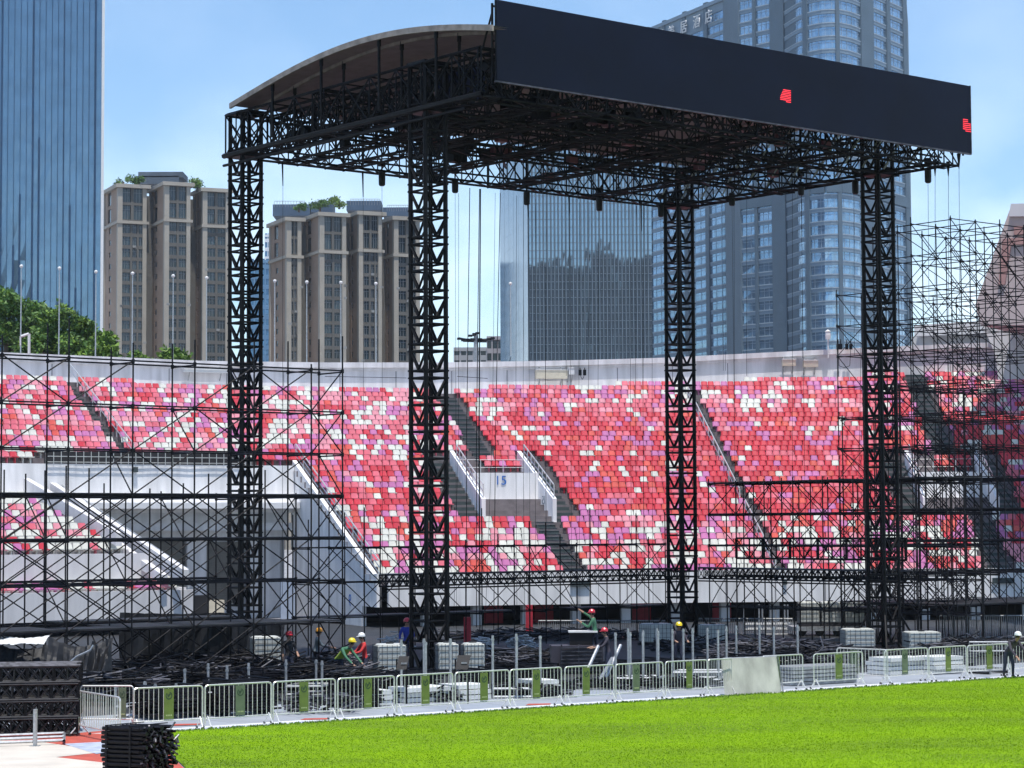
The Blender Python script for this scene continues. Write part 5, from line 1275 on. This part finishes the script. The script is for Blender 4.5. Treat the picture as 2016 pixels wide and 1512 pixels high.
def fence_rail(label, x0, x1, y0, y1, Y, n=40, m_='galv_dull'):
    a, b = at(x0, y0, Y), at(x1, y0, Y); zb = max(.05, at(x0, y1, Y).z); t = thing('steel_fence', flat((a + b) / 2), label, 'fence'); g = MB()
    for k in range(n): p_ = a.lerp(b, k / (n - 1)); g.tube(p_, V((p_.x, p_.y, zb)), .018, 4)
    g.build('bars', M[m_], t); r_ = MB(); r_.tube(a, b, .035); r_.tube(V((a.x, a.y, zb)), V((b.x, b.y, zb)), .03); r_.build('rails', M[m_], t)
fence_rail('grey bar fence under the stand left of the mast tower', 1060, 1310, 1222, 1262, 113, 60)
fence_rail('grey bar fence under the stand right of the mast tower', 1370, 1560, 1218, 1262, 113, 46)
fence_rail('grey bar fence under the right-hand scaffold', 1850, 2030, 1212, 1255, 108, 44)
fence_rail('low steel railing at the right edge in front of the dark heaps', 1908, 1990, 1264, 1282, 90, 10, 'galv')
# heaps
heap('dark jumble of scaffold tubes in the shade left of the man in black', 250, 460, 1292, 74, 5, 1, 420, worn=.12)
heap('dark jumble of tubes and clamps in front of the workers left of the near tower', 450, 735, 1300, 75, 4, 2, 520, worn=.12)
heap('glinting heap of loose clamps behind the bending worker in the yellow helmet', 610, 720, 1262, 82, 3, 3, 240, worn=.6, ln=(.2, .8))
heap('heap of dark steel between the white tanks and the louvred crate', 955, 1090, 1268, 84, 6, 4, 320, worn=.3)
heap('bright glinting heap of loose tubes behind the grey leaning board', 1425, 1570, 1252, 88, 5, 5, 520, worn=.62, ln=(.5, 1.5))
heap('glinting heap of loose tubes left of the last lattice tower', 1560, 1660, 1252, 90, 5, 6, 360, worn=.55, ln=(.5, 1.5))
heap('dark heap of steel at the right edge behind the barriers', 1850, 2060, 1258, 92, 8, 7, 460, worn=.35, ln=(.6, 2.2))
heap('dark heap of tubes behind the truss stack at the left edge', 150, 300, 1312, 70, 4, 8, 320, worn=.2)
heap('low jumble of clamps on the floor behind the third barrier', 560, 700, 1352, 66.5, 2, 9, 160, worn=.5, ln=(.15, .6))
heap('dark low heap of steel beside the mast tower', 1320, 1460, 1262, 97, 6, 10, 260, worn=.35)
heap('jumble of grey steel under the stand left of the mast tower', 880, 1250, 1238, 108, 5, 11, 420, worn=.5)
# stacks
stack('long dark stack of tubes on bearers behind the second barrier', 405, 535, 1338, 67, 1.2, 8, 3)
stack('dark stack of scaffold frames right of the red worker, behind the fourth barrier', 655, 735, 1340, 69.5, 1.2, 8, 4)
stack('dark tidy stack of tubes in the deep shade under the left scaffold', 255, 400, 1308, 78, 2.0, 10, 5)
stack('low stack of black tubes under the left scaffold beside the trestle', 465, 600, 1318, 76, 1.6, 8, 6)
stack('stack of steel tubes behind the barriers right of the last tower', 1858, 1905, 1285, 88, 1.2, 8, 7, m_='pipe_worn')
stack('pale stack of steel ladders beside the bending man', 1905, 1985, 1318, 83.5, 1.0, 6, 8, m_='galv_dull')
stack('stack of tubes in the shade behind the first barrier', 270, 395, 1352, 66, 1.3, 8, 12)
# more dark stacks behind the post racks
stack('dark stack of tubes in front of the nearest lattice tower', 735, 850, 1322, 77, 1.6, 8, 31)
stack('dark stack of tubes between the monitor board and the post rack', 925, 985, 1318, 78, 1.6, 8, 32)
stack('dark stack of tubes left of the louvred crate', 1020, 1084, 1308, 80, 1.6, 8, 33)
stack('dark stack of tubes behind the dense post rack', 1195, 1330, 1300, 84, 1.8, 8, 34)
stack('dark stack of tubes behind the tall post rack', 1330, 1430, 1298, 86, 1.8, 8, 35)
stack('dark stack of tubes behind the grey leaning board', 1440, 1570, 1290, 86, 1.6, 8, 36)
heap('black jumble of clamps behind the fifth barrier', 770, 900, 1348, 71, 2.2, 41, 260, worn=.2, ln=(.2, .9))
heap('black jumble of steel behind the barriers right of the nearest lattice tower', 900, 1110, 1342, 72.5, 2.5, 42, 380, worn=.2, ln=(.2, 1.1))
heap('black jumble of steel at the foot of the dense post rack', 1110, 1420, 1332, 76, 2.5, 43, 420, worn=.25, ln=(.2, 1.1))
heap('black jumble of steel in front of the right-hand tanks', 1600, 1780, 1290, 88, 3, 44, 300, worn=.25)
heap('dark jumble of tubes in the shade at the foot of the left lattice tower', 230, 560, 1275, 84, 5, 45, 480, worn=.1)
# white boards lying on the floor behind the barriers, seen between the bars
def boards(label, x0, x1, y0, y1, m_='board', th=.16, n=3):
    a, b = gnd(x0, y1), gnd(x1, y1 - (x1 - x0) * .055); t = thing('board_pile', (a + b) / 2, label, 'boards'); d = (b - a); nn = V((-d.y, d.x, 0)).normalized()
    for k in range(n):
        g = MB(); o = a + nn * random.uniform(-.1, .1) + V((0, 0, .03 + k * th)); g.box(o, d, nn * 1.2, V((0, 0, th - .03))); g.build('board', M[m_], t)
boards('low pile of white boards behind the fourth barrier', 700, 770, 1374, 1393)
boards('low pile of white boards behind the fifth barrier, at the foot of the post rack', 800, 885, 1366, 1386)
boards('low pile of white boards under the leaning monitor board', 905, 965, 1362, 1380)
boards('low pile of white boards left of the louvred crate', 1060, 1104, 1352, 1370)
boards('long pile of pale boards in front of the last tower', 1752, 1822, 1310, 1331, n=4)
boards('pile of white boards right of the last tower, behind the barrier', 1840, 1898, 1310, 1329, n=4)
boards('pile of grey ribbed panels behind the barrier right of the leaning board', 1560, 1690, 1322, 1352, 'galv_dull', .13, 5)
boards('white panel laid on the grey ribbed panels', 1578, 1640, 1318, 1322, 'white', .06, 1)
# white low rails and post on the mat at the bottom left
lr = thing('rail_rack', gnd(60, 1466), 'low white steel frame with an upright post lying on the mat at the bottom left', 'frame')
g = MB()
for y in (1449, 1456, 1463): g.tube(gnd(-30, y, .12), gnd(126, y - 6, .12), .04)
g.tube(gnd(126, 1443, .12), gnd(126, 1458, .12), .04); g.build('rails', M['galv'], lr)
for x, yb, yt in ((69, 1470, 1396), (47, 1446, 1394)):
    c = gnd(x, yb); g = MB(); g.tube(c, V((c.x, c.y, at(x, yt, c.y).z)), .055, 8, caps=True); g.cbox(c, .25, .25, .03); g.build('post', M['galv'], lr)
M['stacked'] = mat('glint_lightened_girder', (.012, .012, .015), .4, .1, .8, 6, spec=.4)  # front-row girders lightened so that glints sit in the colour
# truss stack at the left edge: four tiers of box girders
for tier in range(4):
    for row in range(3):
        base = gnd(-55, 1452); d = V((math.cos(.16), math.sin(.16), 0)); nn = V((-d.y, d.x, 0)); o = V((base.x, base.y, 0)) + nn * (row * .68) + V((0, 0, .08 + tier * .455)) + d * random.uniform(-.08, .08)
        Lg = 2.75; t = thing('girder_section', o + d * Lg / 2, 'black box girder section in the stack at the left edge, ' + ('bottom', 'second', 'third', 'top')[tier] + ' tier, ' + ('front', 'middle', 'back')[row] + ' row', 'girder', 'stacked black girder sections')
        mb = box_truss(o, o + d * Lg, .6, .40, .34, .036, True, .02); mb.build('lattice', M['stacked'] if row == 0 else M['black'], t)
        for k in range(5): g = MB(); p_ = o + d * (Lg * k / 4); g.box(p_ - nn * .32 - d * .04, d * .08, nn * .04, V((0, 0, .44))); g.build('end_plate', M['black'], t)
        if tier == 3: g = MB(); g.tube(o - nn * .3 + V((0, 0, .43)), o + d * Lg - nn * .3 + V((0, 0, .43)), .04); g.build('top_chord', M['pipe_worn'], t)
# bundle of tubes in the foreground
bt = thing('tube_bundle', gnd(280, 1530), 'square bundle of black scaffold tubes with jumbled ends on the mat at the bottom', 'tube bundle')
c = gnd(275, 1532); d = V((-math.cos(.30), math.sin(.30) * 1.0, 0)); nn = V((.80, .60, 0)); d = V((-.80, .35, 0)).normalized(); nn = V((.62, .78, 0)).normalized()
g = MB(); rg = random.Random(5); ends = MB()
for r_ in range(11):
    for k in range(9):
        z = .08 + r_ * .098; o = V((c.x, c.y, z)) + nn * (k * .115 + rg.uniform(-.01, .01)); j = rg.uniform(-.05, .10)
        g.mi = 0; g.tube(o - d * j, o + d * (.98 + rg.uniform(-.05, .05)), .045, 6, caps=True)
        if k == 0 or rg.random() < .8: ends.tube(o - d * (j + .09), o - d * (j - .02), .03 if rg.random() < .6 else .055, 6, caps=True)
g.build('tubes', M['pipe'], bt); ends.build('clamps', M['pipe'], bt)
lg = MB()
for k in range(60):
    o = V((c.x, c.y, rg.uniform(.1, 1.12))) + nn * rg.uniform(0, 1.0) - d * rg.uniform(.02, .15); e = V((rg.gauss(0, 1), rg.gauss(0, 1), rg.gauss(0, 1))).normalized() * .09; lg.tube(o - e, o + e, .022, 5, caps=True)
lg.build('lugs', M['pipe_worn'], bt)
for s in (.18, .8):
    g = MB(); o = V((c.x, c.y, 0)) + d * s - nn * .06; g.box(o, d * .05, -nn * .01, V((0, 0, 1.14))); g.box(o + V((0, 0, 1.12)), d * .05, nn * 1.1, V((0, 0, .02))); g.build('strap', M['pipe'], bt)
# grey leaning board (two slabs)
lbd = thing('leaning_board', gnd(1478, 1366), 'large weathered grey board leaning among the barriers at the edge of the grass', 'board')
a, b = gnd(1427, 1371), gnd(1537, 1366); zt = 1.17; tw = V((.0, .35, 0)); g = MB(); a2, b2 = at(1420, 1297, a.y + .35), at(1526, 1293, b.y + .35)
th = V((.05, .1, 0)); g.hexa([a, b, b + th, a + th, a2, b2, b2 + th, a2 + th]); g.build('panel', M['ply'], lbd)
g = MB(); g.tube(a2 + th * 2, a + V((.3, 1.0, 0)), .03); g.tube(b2 + th * 2, b + V((.2, 1.0, 0)), .03); g.tube(a2 + th * 1.2, b2 + th * 1.2, .03); g.build('prop', M['galv_dull'], lbd)
# louvred crate, monitor boards, cabinets
cr_ = thing('louvred_crate', gnd(1135, 1338), 'dark grey louvred steel crate behind the barriers left of the climbing worker', 'crate')
a = at(1083, 1318, 84); b = at(1190, 1318, 84); zt = at(1100, 1272, 84).z; g = MB(); g.box(V((a.x, a.y, .05)), V((b.x - a.x, .3, 0)), V((0, 1.2, 0)), V((0, 0, zt - .05))); g.build('body', mat('dark_violet_grey_steel', (.05, .045, .058), .5, .2, .3, 2), cr_)
g = MB()
for k in range(7): g.box(V((a.x + .42, a.y + .03, .12 + k * .14)), V((b.x - a.x - .5, .28, 0)), V((-.01, -.08, 0)), V((0, 0, .035)))
for q in (0, .2, .52, .98): g.box(V((lerp(a.x, b.x, q), a.y - .05 + q * .3, .05)), V((.05, 0, 0)), V((0, .05, 0)), V((0, 0, zt)))
g.build('louvre', M['pipe_worn'], cr_)
mmon = mat('black_matt_board', (.012, .012, .014), .6, 0, .3, 2, spec=.2)
for x0, x1, y0, y1, w in ((896, 926, 1290, 1318, 'right of the nearest lattice tower'), (780, 805, 1292, 1318, 'left of the nearest lattice tower')):
    t = thing('floor_monitor', gnd((x0 + x1) / 2, 1345), 'black monitor board tilted on a stand ' + w, 'monitor'); Y = 70.5; g = MB(); A_, B_ = at(x0, y1, Y), at(x1 - 5, y1, Y); C_, D_ = at(x1 + 1, y0, Y + .35), at(x0 + 5, y0, Y + .35); th = V((0, .06, 0)); g.hexa([A_, B_, B_ + th, A_ + th, D_, C_, C_ + th, D_ + th]); g.build('panel', mmon, t)
    g = MB()
    for e in (A_, B_): g.tube(e, V((e.x, e.y, 0)), .03); g.tube(V((e.x, e.y + .5, 0)), e + V((.0, .3, .3)), .025)
    g.build('stand', M['black'], t)
    g = MB(); o = A_.lerp(C_, .5) - V((0, .05, 0)); g.box(o + V((-.05, -.03, -.04)), V((.18, 0, 0)), V((0, .02, 0)), V((0, 0, .05))); g.build('marking', M['galv_dull'], t)
gb_ = thing('glass_cabinet', flat(at(1145, 1290, 90)), 'dark glass-fronted cabinet standing on the louvred crate', 'cabinet'); a = at(1122, 1272, 84.6); b = at(1166, 1246, 84.6); g = MB(); g.box(V((a.x, a.y, zt + .01)), V((b.x - a.x, 0, 0)), V((0, .8, 0)), V((0, 0, b.z - zt))); g.build('body', mmon, gb_); g = MB(); g.box(V((a.x - .05, a.y - .08, b.z + .012)), V((b.x - a.x + .25, 0, 0)), V((0, .95, 0)), V((0, 0, .05))); g.build('top', M['white'], gb_)
# tarpaulins hanging over the left scaffold foot
def tarp(label, x0, x1, y0, y1, Y, seed, m_='tarp', sag=.3, depth=1.0):
    rg = random.Random(seed); n_, k_ = 18, 9; g = MB(); ph = [rg.uniform(0, 6.28) for _ in range(6)]; gr = []
    for j in range(k_ + 1):
        row = []
        for i in range(n_ + 1):
            u, v = i / n_, j / k_; p_ = at(lerp(x0, x1, u), lerp(y0, y1, v), Y); fold = .16 * v * math.sin(u * 21 + ph[0] + v * 2) + .1 * math.sin(u * 9 + ph[1]) * v + .05 * math.sin(u * 40 + ph[2])
            row.append(p_ + V((fold * .3, depth * (1 - v) * .6 + fold, -sag * math.sin(math.pi * u) * (1 - v) + rg.uniform(-.02, .02))))
        gr.append(row)
    for j in range(k_):
        for i in range(n_): g.face([gr[j][i], gr[j][i + 1], gr[j + 1][i + 1], gr[j + 1][i]])
    o = g.build('tarpaulin', M[m_], loc=gr[0][n_ // 2], smooth=True); return tag(o, label, 'tarpaulin')
tarp('black tarpaulin draped in folds under the left scaffold', 90, 215, 1256, 1318, 72, 1)
tarp('black tarpaulin slumped behind the truss stack at the left edge', -20, 95, 1268, 1318, 73, 2, sag=.2)
tarp('pale grey sheet gathered on the scaffold deck at the far left', -10, 92, 1252, 1268, 72.5, 3, 'board', .1)
tarp('black cloth added to darken the foot of the left scaffold', 235, 455, 1206, 1300, 86, 6, sag=.05, depth=.2)  # sheet added to deepen the shade under the scaffold
tarp('black cloth added to darken the space behind the shaded white tank', 455, 560, 1226, 1290, 92, 7, sag=.05, depth=.2)  # second sheet added to deepen the shade behind the tank
tarp('dark cloth hanging beside the curved white tube', 176, 212, 1262, 1322, 70, 5)
g = MB(); pts = [at(x, y, 69.5) for x, y in ((140, 1302), (152, 1292), (166, 1286), (178, 1280), (184, 1270))]; g.path(pts, .035, 6); tag(g.build('curved_tube', M['galv'], loc=pts[0]), 'curved white tube lying over the black tarpaulin', 'tube')
# grey door and panel frames in the gate
dk = MB(); seg2(dk, 23.0, 23.55, RG - 3.2, .12, .1, 2.4, 1); tag(dk.build('panel_door', mat('pale_blue_door', (.36, .42, .52), .5, 0, .08, 3), loc=P(23.2, RG - 3)), 'pale blue panel standing in the gate behind the red worker', 'panel')
# ---------------------------------------------------------------- scaffold boards low under the left scaffold that shade the workers: see scaffolds
# ---------------------------------------------------------------- people
SKIN = mat('tan_skin', (.33, .19, .13), .6, 0, .1, 6)
def person(label, x, yhead, Y, z0, shirt, trousers, helmet, face, pose='stand', vest=None, scale=1.0):
    """x, yhead: where the crown of the head is; face: heading in radians (0 looks to +X)"""
    base = flat(at(x, yhead, Y)) + V((0, 0, z0)); t = thing('person', base, label, 'person', 'workers on the site')
    f = V((math.cos(face), math.sin(face), 0)); s = V((-f.y, f.x, 0)); up_ = V((0, 0, 1))
    lean = {'stand': .02, 'bend': .75, 'climb': .12, 'work': .12}[pose]
    hip = base + up_ * .92; ch = hip + f * (.5 * lean) + up_ * (.47 - .18 * lean); nk = ch + f * (.16 * lean * 1.5) + up_ * (.13 - .04 * lean); hd = nk + f * (.03 + .1 * lean) + up_ * .15; crown = hd + up_ * .11 + f * .02 * lean
    J = {}; E_ = []
    def add(n_, p_, r, par=None):
        J[n_] = (p_, r); 
        if par: E_.append((par, n_))
    add('hip', hip, .135); add('waist', hip.lerp(ch, .5), .125, 'hip'); add('chest', ch, .155, 'waist'); add('neck', nk, .06, 'chest'); add('jaw', nk.lerp(hd, .6) + f * .02, .075, 'neck'); add('head', hd, .098, 'jaw'); add('crown', crown, .075, 'head')
    reach = {'stand': (.12, -.1), 'bend': (.45, -.25), 'climb': (.35, .25), 'work': (.38, -.02)}[pose]
    for sg, nm_ in ((1, 'l'), (-1, 'r')):
        sh_ = ch + s * .19 * sg + up_ * .04; el = sh_ + f * (.5 * reach[0]) + s * .07 * sg - up_ * (.25 if pose != 'climb' or sg > 0 else -.12); wr = el + f * (.15 + .5 * reach[0]) * 1 + up_ * (reach[1] - .04) - s * .03 * sg
        if pose == 'stand' and sg < 0: wr = el - up_ * .24 + f * .05
        add('sh' + nm_, sh_, .072, 'chest'); add('el' + nm_, el, .05, 'sh' + nm_); add('wr' + nm_, wr, .036, 'el' + nm_); hdn = (wr - el).normalized(); add('ha' + nm_, wr + hdn * .07, .038, 'wr' + nm_)
        for q in range(4): add('f%d' % q + nm_, wr + hdn * (.15 + .012 * (1 - abs(q - 1.5))) + s * (q - 1.5) * .022, .010, 'ha' + nm_)
        add('th' + nm_, wr + hdn * .09 - s * .05 * sg, .012, 'wr' + nm_)
        st = .13 if pose in ('stand', 'work') else .2
        hp = hip + s * .1 * sg - up_ * .04; kn = base + s * .12 * sg + f * (st * (.6 if sg > 0 else -.1)) + up_ * (.48 if pose != 'climb' or sg < 0 else .75); an = base + s * .12 * sg + f * (st * (.5 if sg > 0 else -.6)) + up_ * (.09 if pose != 'climb' or sg < 0 else .38); toe = an + f * .16 - up_ * .045
        add('hp' + nm_, hp, .098, 'hip'); add('kn' + nm_, kn, .068, 'hp' + nm_); add('an' + nm_, an, .048, 'kn' + nm_); add('to' + nm_, toe, .042, 'an' + nm_)
    names = list(J); bm = bmesh.new(); ly = bm.verts.layers.skin.verify(); vv = {}
    for n_ in names: v = bm.verts.new(J[n_][0] - base); v[ly].radius = (J[n_][1], J[n_][1] * (.72 if n_ in ('chest', 'waist', 'hip') else 1)); v[ly].use_root = n_ == 'hip'; vv[n_] = v
    for a, b in E_: bm.edges.new((vv[a], vv[b]))
    me = bpy.data.meshes.new('body'); bm.to_mesh(me); bm.free(); o = bpy.data.objects.new('body', me); COL.objects.link(o)
    md = o.modifiers.new('skin', 'SKIN'); md.use_smooth_shade = True; o.modifiers.new('sub', 'SUBSURF').levels = 1
    dg = bpy.context.evaluated_depsgraph_get(); dg.update(); m2 = bpy.data.meshes.new_from_object(o.evaluated_get(dg)); o.modifiers.clear(); o.data = m2
    m2.materials.clear()
    for q in (SKIN, shirt, trousers, M['rubber']): m2.materials.append(q)
    hl = hip - base; nl = nk - base; wl_ = [J['wrl'][0] - base, J['wrr'][0] - base]; el_ = [J['ell'][0] - base, J['elr'][0] - base]
    ank = [J['anl'][0] - base, J['anr'][0] - base]
    for p_ in m2.polygons:
        c = p_.center
        if (c - (hd - base)).length < .19 and c.z > nl.z - .01: k = 0
        elif min((c - w).length for w in wl_) < .10 or min((c - (w + (w - e).normalized() * .1)).length for w, e in zip(wl_, el_)) < .12: k = 0
        elif min((c - (a + f * .06)).length for a in ank) < .14: k = 3
        elif c.z < hl.z + .03 and (V((c.x, c.y, 0)) - V((hl.x, hl.y, 0))).length < .42: k = 2
        else: k = 1
        p_.material_index = k
    o.parent = t; WL[o] = base
    # face features, hair, helmet
    g = MB()
    for sg in (-1, 1): g.lathe(hd + f * .088 + s * .035 * sg + up_ * .0, [(0, -.012), (.012, 0), (0, .012)], 6)
    g.build('eyes', M['rubber'], t); g = MB(); a = hd + f * .09 - up_ * .0; g.hexa([a - s * .012 - up_ * .045, a + s * .012 - up_ * .045, a + s * .01 + f * .03 - up_ * .04, a - s * .01 + f * .03 - up_ * .04, a - s * .006 + up_ * .02, a + s * .006 + up_ * .02, a + s * .005 + f * .005 + up_ * .02, a - s * .005 + f * .005 + up_ * .02]); g.build('nose', SKIN, t)
    g = MB(); g.box(hd + f * .086 - s * .028 - up_ * .07, s * .056, f * .006, up_ * .008); g.build('mouth', mat('lip', (.25, .10, .09), .6, 0, 0) if 'lip' not in M else M['lip'], t)
    for sg in (-1, 1): g = MB(); g.lathe(hd + s * .098 * sg, [(0, -.03), (.018, -.01), (.018, .02), (0, .035)], 6); g.build('ear', SKIN, t)
    g = MB(); g.lathe(hd - f * .022 + up_ * .0, [(.088, -.045), (.106, .0), (.108, .04), (.09, .09), (.05, .118), (0, .125)], 12); g.build('hair', M['rubber'], t, smooth=True)
    if helmet:
        g = MB(); g.lathe(hd + up_ * .035, [(.128, 0), (.13, .03), (.118, .085), (.08, .128), (.035, .147), (0, .15)], 14); c_ = hd + up_ * .035
        g.hexa([c_ + f * .10 - s * .09, c_ + f * .10 + s * .09, c_ + f * .185 + s * .06, c_ + f * .185 - s * .06, c_ + f * .10 - s * .09 + up_ * .02, c_ + f * .10 + s * .09 + up_ * .02, c_ + f * .185 + s * .06 + up_ * .008, c_ + f * .185 - s * .06 + up_ * .008]); g.build('helmet', helmet, t, smooth=False)
    if vest:
        g = MB()
        for k in range(12):
            a0, a1 = 6.283 * k / 12, 6.283 * (k + 1) / 12
            def vp(a, z, r_): q = hip.lerp(ch, z); return q + s * math.cos(a) * r_ * 1.22 + f * math.sin(a) * r_ * .92
            for z0_, z1_, ra, rb in ((.1, .55, .158, .158), (.55, 1.08, .158, .172)): g.face([vp(a0, z0_, ra), vp(a1, z0_, ra), vp(a1, z1_, rb), vp(a0, z1_, rb)])
        g.build('vest', vest, t, smooth=True)
    return t
M['lip'] = mat('lips', (.25, .10, .09), .6, 0, 0)
cl = lambda n_, c: mat(n_ + '_cloth', c, .85, 0, .15, 9)
hm = lambda n_, c: mat(n_ + '_helmet', c, .3, 0, .04, 5)
yel, red_, whi, org = hm('yellow', (.75, .58, .02)), hm('red', (.55, .03, .05)), hm('white', (.75, .75, .73)), hm('orange', (.70, .30, .02))
blk, gry, hiv, rdc, blu, grn, nav, drk = cl('black', (.015, .015, .018)), cl('grey_blue', (.16, .2, .23)), cl('yellow_green', (.28, .38, .05)), cl('red', (.5, .03, .03)), cl('blue', (.03, .05, .32)), cl('green', (.05, .16, .09)), cl('dark_blue', (.02, .025, .05)), cl('charcoal', (.04, .035, .05))
person('person in black with a red helmet standing by the shaded white tank', 568, 1241, 80, 0, blk, nav, red_, R(-60), 'stand')
person('person in a grey-blue shirt and orange helmet, third from the near tower', 621, 1237, 83, 0, gry, nav, org, R(10), 'work')
person('person in yellow-green vest and yellow helmet bending over a heap', 666, 1252, 78.5, 0, grn, nav, yel, R(-40), 'bend', hiv)
person('person in a bright red shirt and white helmet beside the white tank', 719, 1249, 79, 0, rdc, nav, whi, R(200), 'work')
person('person in a blue shirt and red helmet just left of the nearest lattice tower', 801, 1232, 86, .2, blu, nav, red_, R(-90), 'stand')
person('person in green with a red helmet climbing above the louvred crate', 1172, 1222, 85, .55, grn, nav, red_, R(170), 'climb')
person('person in dark clothes and a small red helmet right of the climbing worker', 1197, 1239, 82, 0, drk, nav, red_, R(190), 'work')
person('person in a yellow helmet half hidden by the posts beside the mast tower', 1335, 1228, 86.5, 0, drk, nav, yel, R(-80), 'work')
person('person in dark clothes and a white helmet bending over the barrier at the right edge', 1984, 1254, 81.0, 0, drk, nav, whi, R(-70), 'bend')
for x0, y0, x1, y1, Y, w in ((1178, 1272, 1160, 1312, 79.5, 'below the climbing worker'), (1222, 1270, 1203, 1312, 79, 'right of the climbing worker'), (1205, 1296, 1196, 1312, 78.6, 'short, between the two leaning tubes')):
    g = MB(); a = at(x0, y0, Y + .6); b = at(x1, y1, Y); b2 = b + (b - a) * ((b.z - .02) / max(.01, (a.z - b.z))); g.tube(a, b2, .06, 8, caps=True); tag(g.build('leaning_tube', M['galv'], loc=b2), 'thick pale tube leaning at a slant ' + w, 'tube')
# red items under the stand and boxes of fittings
for x, y0, y1, Y, w in ((920, 1216, 1244, 106, 'right of the nearest lattice tower'), (1042, 1192, 1240, 112, 'left of the climbing worker')):
    g = MB(); a = at(x - 7, y1, Y); g.box(V((a.x, a.y, .02)), V((14 * Y / F, 0, 0)), V((0, .3, 0)), V((0, 0, at(x, y0, Y).z))); g.box(V((a.x + .05, a.y - .02, .3)), V((.05, 0, 0)), V((0, .02, 0)), V((0, 0, .5))); tag(g.build('red_panel', M['red'], loc=a), 'tall red panel standing under the stand ' + w, 'panel')
heap('box of pale fittings behind the white tanks right of the nearest lattice tower', 940, 965, 1236, 96, 1.2, 21, 60, worn=.9, ln=(.2, .6), mats=('galv_dull', 'galv'))
heap('pale stacked fittings behind the post rack', 1008, 1046, 1240, 97, 1.2, 22, 90, worn=.9, ln=(.3, .9), mats=('galv_dull', 'galv'))
heap('pale stacked fittings left of the nearest lattice tower', 752, 800, 1238, 97, 1.2, 23, 90, worn=.9, ln=(.3, .9), mats=('galv_dull', 'galv'))
heap('jumbled dark tubes in front of the last lattice tower', 1700, 1850, 1282, 88, 4, 24, 240, worn=.35)
bpy.context.view_layer.update()
print('OBJ', len(bpy.data.objects), 'FACES', sum(len(o.data.polygons) for o in bpy.data.objects if o.type == 'MESH'))

# ---------------------------------------------------------------- air between here and the towers
hz_ = MB(); hz_.box((-420, -260, -1.0), V((900, 0, 0)), V((0, 1330, 0)), V((0, 0, 190)))
mhz = bpy.data.materials.new('summer_haze'); mhz.use_nodes = True; n = mhz.node_tree; n.nodes.clear(); o_ = n.nodes.new('ShaderNodeOutputMaterial'); pv = n.nodes.new('ShaderNodeVolumePrincipled')
pv.inputs['Color'].default_value = (.86, .93, 1.0, 1); pv.inputs['Density'].default_value = .00010; pv.inputs['Anisotropy'].default_value = .3
n.links.new(pv.outputs[0], o_.inputs['Volume'])
tag(hz_.build('haze', mhz), 'faint blue summer haze in the air over the stadium and towers', 'haze', kind='stuff')
